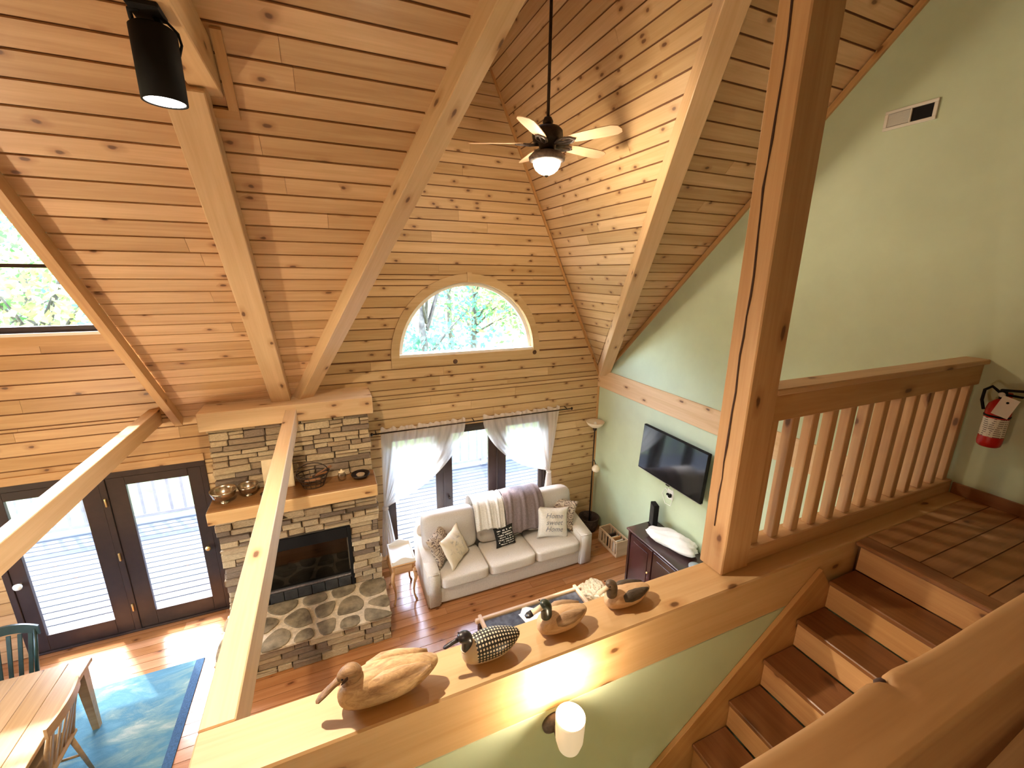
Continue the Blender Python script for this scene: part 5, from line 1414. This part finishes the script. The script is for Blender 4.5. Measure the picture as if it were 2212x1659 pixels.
M['mallardbody'] = carved('mallard_buff', (0.66, 0.44, 0.25), (0.50, 0.30, 0.15))
M['mallardwing'] = carved('mallard_wing', (0.42, 0.27, 0.15), (0.24, 0.14, 0.07))
M['mallardhead'] = plain('dark_green_head', (0.035, 0.045, 0.03), 0.35, nscale=25, namt=0.3)
M['scoter'] = carved('mottled_dark_wing', (0.10, 0.07, 0.045), (0.03, 0.02, 0.012))
M['browncap'] = plain('brown_head', (0.13, 0.085, 0.05), 0.45, nscale=20, namt=0.3)
Z0 = TOPB
decoy((0.085, 1.305, Z0), 0.355, 0.135, 0.14, 'large bare wood duck decoy with a long drooping bill, nearest on the beam', {'body': M['carve'], 'head': M['carvedark'], 'wing': M['carvewing'], 'stripe': M['crack']},
      [((-0.135, 0, 0.020), 0.038), ((-0.150, 0, 0.058), 0.031), ((-0.138, 0, 0.094), 0.024), ((-0.114, 0, 0.120), 0.024), ((-0.106, 0, 0.146), 0.028), ((-0.122, 0, 0.158), 0.030), ((-0.146, 0, 0.148), 0.026), ((-0.168, 0, 0.130), 0.016)],
      ((-0.156, 0, 0.140), (-0.246, 0, 0.074), 0.021, 0.013, M['carvedark'], None))
decoy((0.487, 1.312, Z0), 0.245, 0.115, 0.115, 'black and white checkered loon decoy with a black head', {'body': loon_mat(), 'head': M['loonhead'], 'collar': (1, 0.006, M['creampaint'])},
      [((-0.092, 0, 0.030), 0.026), ((-0.100, 0, 0.066), 0.024), ((-0.100, 0, 0.092), 0.022), ((-0.096, 0, 0.115), 0.023), ((-0.103, 0, 0.130), 0.026), ((-0.120, 0, 0.132), 0.024), ((-0.138, 0, 0.126), 0.016)],
      ((-0.132, 0, 0.128), (-0.196, 0, 0.112), 0.011, 0.012, M['loonhead'], None))
decoy((0.825, 1.325, Z0), 0.24, 0.115, 0.10, 'buff duck decoy with brown wings, dark head and a pale dark-tipped bill', {'body': M['mallardbody'], 'wing': M['mallardwing'], 'head': M['mallardhead']},
      [((-0.075, 0, 0.055), 0.026), ((-0.078, 0, 0.085), 0.024), ((-0.078, 0, 0.115), 0.025), ((-0.082, 0, 0.140), 0.028), ((-0.095, 0, 0.150), 0.024), ((-0.108, 0, 0.142), 0.015)],
      ((-0.100, 0, 0.138), (-0.178, 0, 0.118), 0.018, 0.013, M['creampaint'], M['loonhead']))
decoy((1.185, 1.335, Z0), 0.245, 0.115, 0.085, 'pale duck decoy with mottled dark wings and brown capped head, farthest on the beam', {'body': M['mallardbody'], 'wing': M['scoter'], 'head': M['browncap']},
      [((-0.085, 0, 0.05), 0.026), ((-0.090, 0, 0.075), 0.025), ((-0.090, 0, 0.105), 0.027), ((-0.095, 0, 0.125), 0.028), ((-0.110, 0, 0.130), 0.022), ((-0.122, 0, 0.122), 0.013)],
      ((-0.115, 0, 0.118), (-0.172, 0, 0.098), 0.016, 0.010, M['creampaint'], None))
# ================================================================== OUTSIDE
M['deckw'] = wood('weathered_deck', (0.046, 0.055, 0.068), (0.032, 0.038, 0.048), knots=0.1, var=0.1, rough=0.7)
dk = thing('deck', (0, 7.3, -0.08), 'weathered grey board deck outside the doors', 'deck')
y = 5.88; bme = None
while y < 8.75:
    m = Matrix.Translation((-0.8, y + 0.07, -0.10))
    if bme is None: bme = bm_obj('deck_board', cube_bm(11.5, 0.132, 0.036, 0.004), M['deckw'], dk, m).data
    else: link_mesh('deck_board', bme, None, dk, m)
    y += 0.145
box('joist_frame', (-6.5, 4.9), (5.9, 8.8), (-0.3, -0.12), M['deckw'], dk)
rl = thing('deck_railing', (0, 8.72, -0.08), 'pale wooden railing along the outer edge of the deck', 'railing')
M['railw'] = plain('pale_rail_wood', (0.30, 0.29, 0.28), 0.7, nscale=10, namt=0.1)
box('top_rail', (-6.4, 4.9), (8.65, 8.79), (0.90, 0.94), M['railw'], rl, 0.004)
box('bottom_rail', (-6.4, 4.9), (8.69, 8.75), (0.02, 0.08), M['railw'], rl, 0.004)
bme = None
for k in range(56):
    m = Matrix.Translation((-6.3 + 0.2 * k, 8.72, 0.49))
    if bme is None: bme = bm_obj('baluster', cube_bm(0.045, 0.045, 0.82, 0.003), M['railw'], rl, m).data
    else: link_mesh('baluster', bme, None, rl, m)
for x in (-6.35, -3.95, -1.5, 0.95, 3.05, 4.85): box('rail_post', (x - 0.06, x + 0.06), (8.66, 8.78), (-0.08, 0.97), M['railw'], rl, 0.005, axis='Z')

# wooded hillside
M['ground'] = plain('leafy_ground', (0.16, 0.20, 0.07), 0.95, nscale=0.6, namt=0.3)
bm = bmesh.new(); rows = []
for j in range(22):
    yy = 9.0 + j * 3.0; r_ = []
    for i in range(30):
        xx = -44 + i * 3.0
        r_.append(bm.verts.new((xx, yy, -1.6 + max(0, yy - 14) * 0.16 + 0.5 * math.sin(xx * 0.4 + yy * 0.3))))
    rows.append(r_)
for a, b in zip(rows, rows[1:]):
    for i in range(29): bm.faces.new((a[i], a[i + 1], b[i + 1], b[i]))
g = bm_obj('hillside', bm, M['ground'], None, None, True); g['kind'] = 'structure'
g = box('ground', (-44, 44), (-25, 12), (-2.6, -1.75), M['ground']); g['kind'] = 'structure'

def leafmat(name, a_, b_):
    q = NT(name)
    f = q.noise(q.coords(), 1.3, 3)
    col = q.ramp(f, [(0.35, c3(a_)), (0.65, c3(b_))])
    d = q.n('ShaderNodeBsdfDiffuse'); t = q.n('ShaderNodeBsdfTranslucent'); q.l(col, d.inputs[0]); q.l(col, t.inputs[0])
    m = q.n('ShaderNodeMixShader'); m.inputs[0].default_value = 0.5
    q.l(d.outputs[0], m.inputs[1]); q.l(t.outputs[0], m.inputs[2]); q.l(m.outputs[0], q.out.inputs[0]); return q.m
LM = [leafmat('leaf_green', (0.10, 0.24, 0.07), (0.24, 0.36, 0.13)), leafmat('leaf_yellow', (0.26, 0.33, 0.10), (0.40, 0.40, 0.17)), leafmat('leaf_blue_green', (0.09, 0.25, 0.16), (0.20, 0.36, 0.25))]
M['bark'] = plain('grey_bark', (0.16, 0.13, 0.10), 0.95, nscale=6, namt=0.3)
def tree(x, y, z, h, r, mat, label, seed, n=2600):
    rr = random.Random(seed)
    t = thing('tree', (x, y, z), label, 'tree', 'trees beyond the deck')
    top = Vector((x + rr.uniform(-0.4, 0.4), y, z + h * 0.8))
    pts = [Vector((x, y, z - 0.3)), Vector((x + rr.uniform(-0.15, 0.15), y, z + h * 0.3)), Vector((x + rr.uniform(-0.3, 0.3), y, z + h * 0.55)), top]
    tube('trunk', pts, [0.16, 0.13, 0.10, 0.04], M['bark'], t, 8)
    cl = []
    for k in range(11):
        a = rr.uniform(0, 2 * PI); hh = rr.uniform(0.38, 0.98); d = r * rr.uniform(0.3, 0.85) * (1.1 - abs(hh - 0.6))
        c = Vector((x + d * math.cos(a), y + d * math.sin(a), z + h * hh)); cl.append(c)
        b0 = pts[1].lerp(top, max(0, hh - 0.35)); 
        tube('branch', [b0, b0.lerp(c, 0.5) + Vector((0, 0, 0.1)), c], [0.05, 0.035, 0.012], M['bark'], t, 5)
    vs, fs = [], []
    for k in range(n):
        c = rr.choice(cl); q = Vector((rr.gauss(0, 1), rr.gauss(0, 1), rr.gauss(0, 0.75))) * r * 0.26
        p = c + q; s_ = rr.uniform(0.07, 0.13)
        a1 = Vector((rr.gauss(0, 1), rr.gauss(0, 1), rr.gauss(0, 1))).normalized(); a2 = a1.orthogonal().normalized()
        o = len(vs); vs += [p - a1 * s_, p + a2 * s_ * 0.55, p + a1 * s_, p - a2 * s_ * 0.55]; fs.append((o, o + 1, o + 2, o + 3))
    obj('foliage', vs, fs, mat, t)['kind'] = 'stuff'
TREES = [(-8.6, 15.5, 8.5, 2.6, 0), (-6.2, 13.6, 7.5, 2.4, 1), (-3.9, 16.2, 9.5, 2.9, 2), (-1.6, 14.2, 7.8, 2.4, 0), (0.9, 17.0, 9.0, 2.8, 1), (2.9, 13.2, 7.6, 2.5, 2), (5.2, 15.8, 9.2, 2.8, 0), (7.8, 14.0, 8.0, 2.6, 1),
         (-11.5, 20, 10, 3.2, 2), (-7.4, 22, 11, 3.4, 0), (-3.0, 23, 11, 3.4, 1), (1.6, 24, 11, 3.4, 2), (6.0, 22, 11, 3.4, 0), (10.5, 20, 10, 3.2, 2)]
ORD = ['first', 'second', 'third', 'fourth', 'fifth', 'sixth', 'seventh', 'eighth']
for i, (x, y, h, r, k) in enumerate(TREES):
    tree(x, y, -1.6 + max(0, y - 14) * 0.16, h, r, LM[k], 'leafy %s tree, %s from the left in the %s row beyond the deck' % (['green', 'yellow-green', 'blue-green'][k], ORD[i if i < 8 else i - 8], 'near' if i < 8 else 'far'), 40 + i)
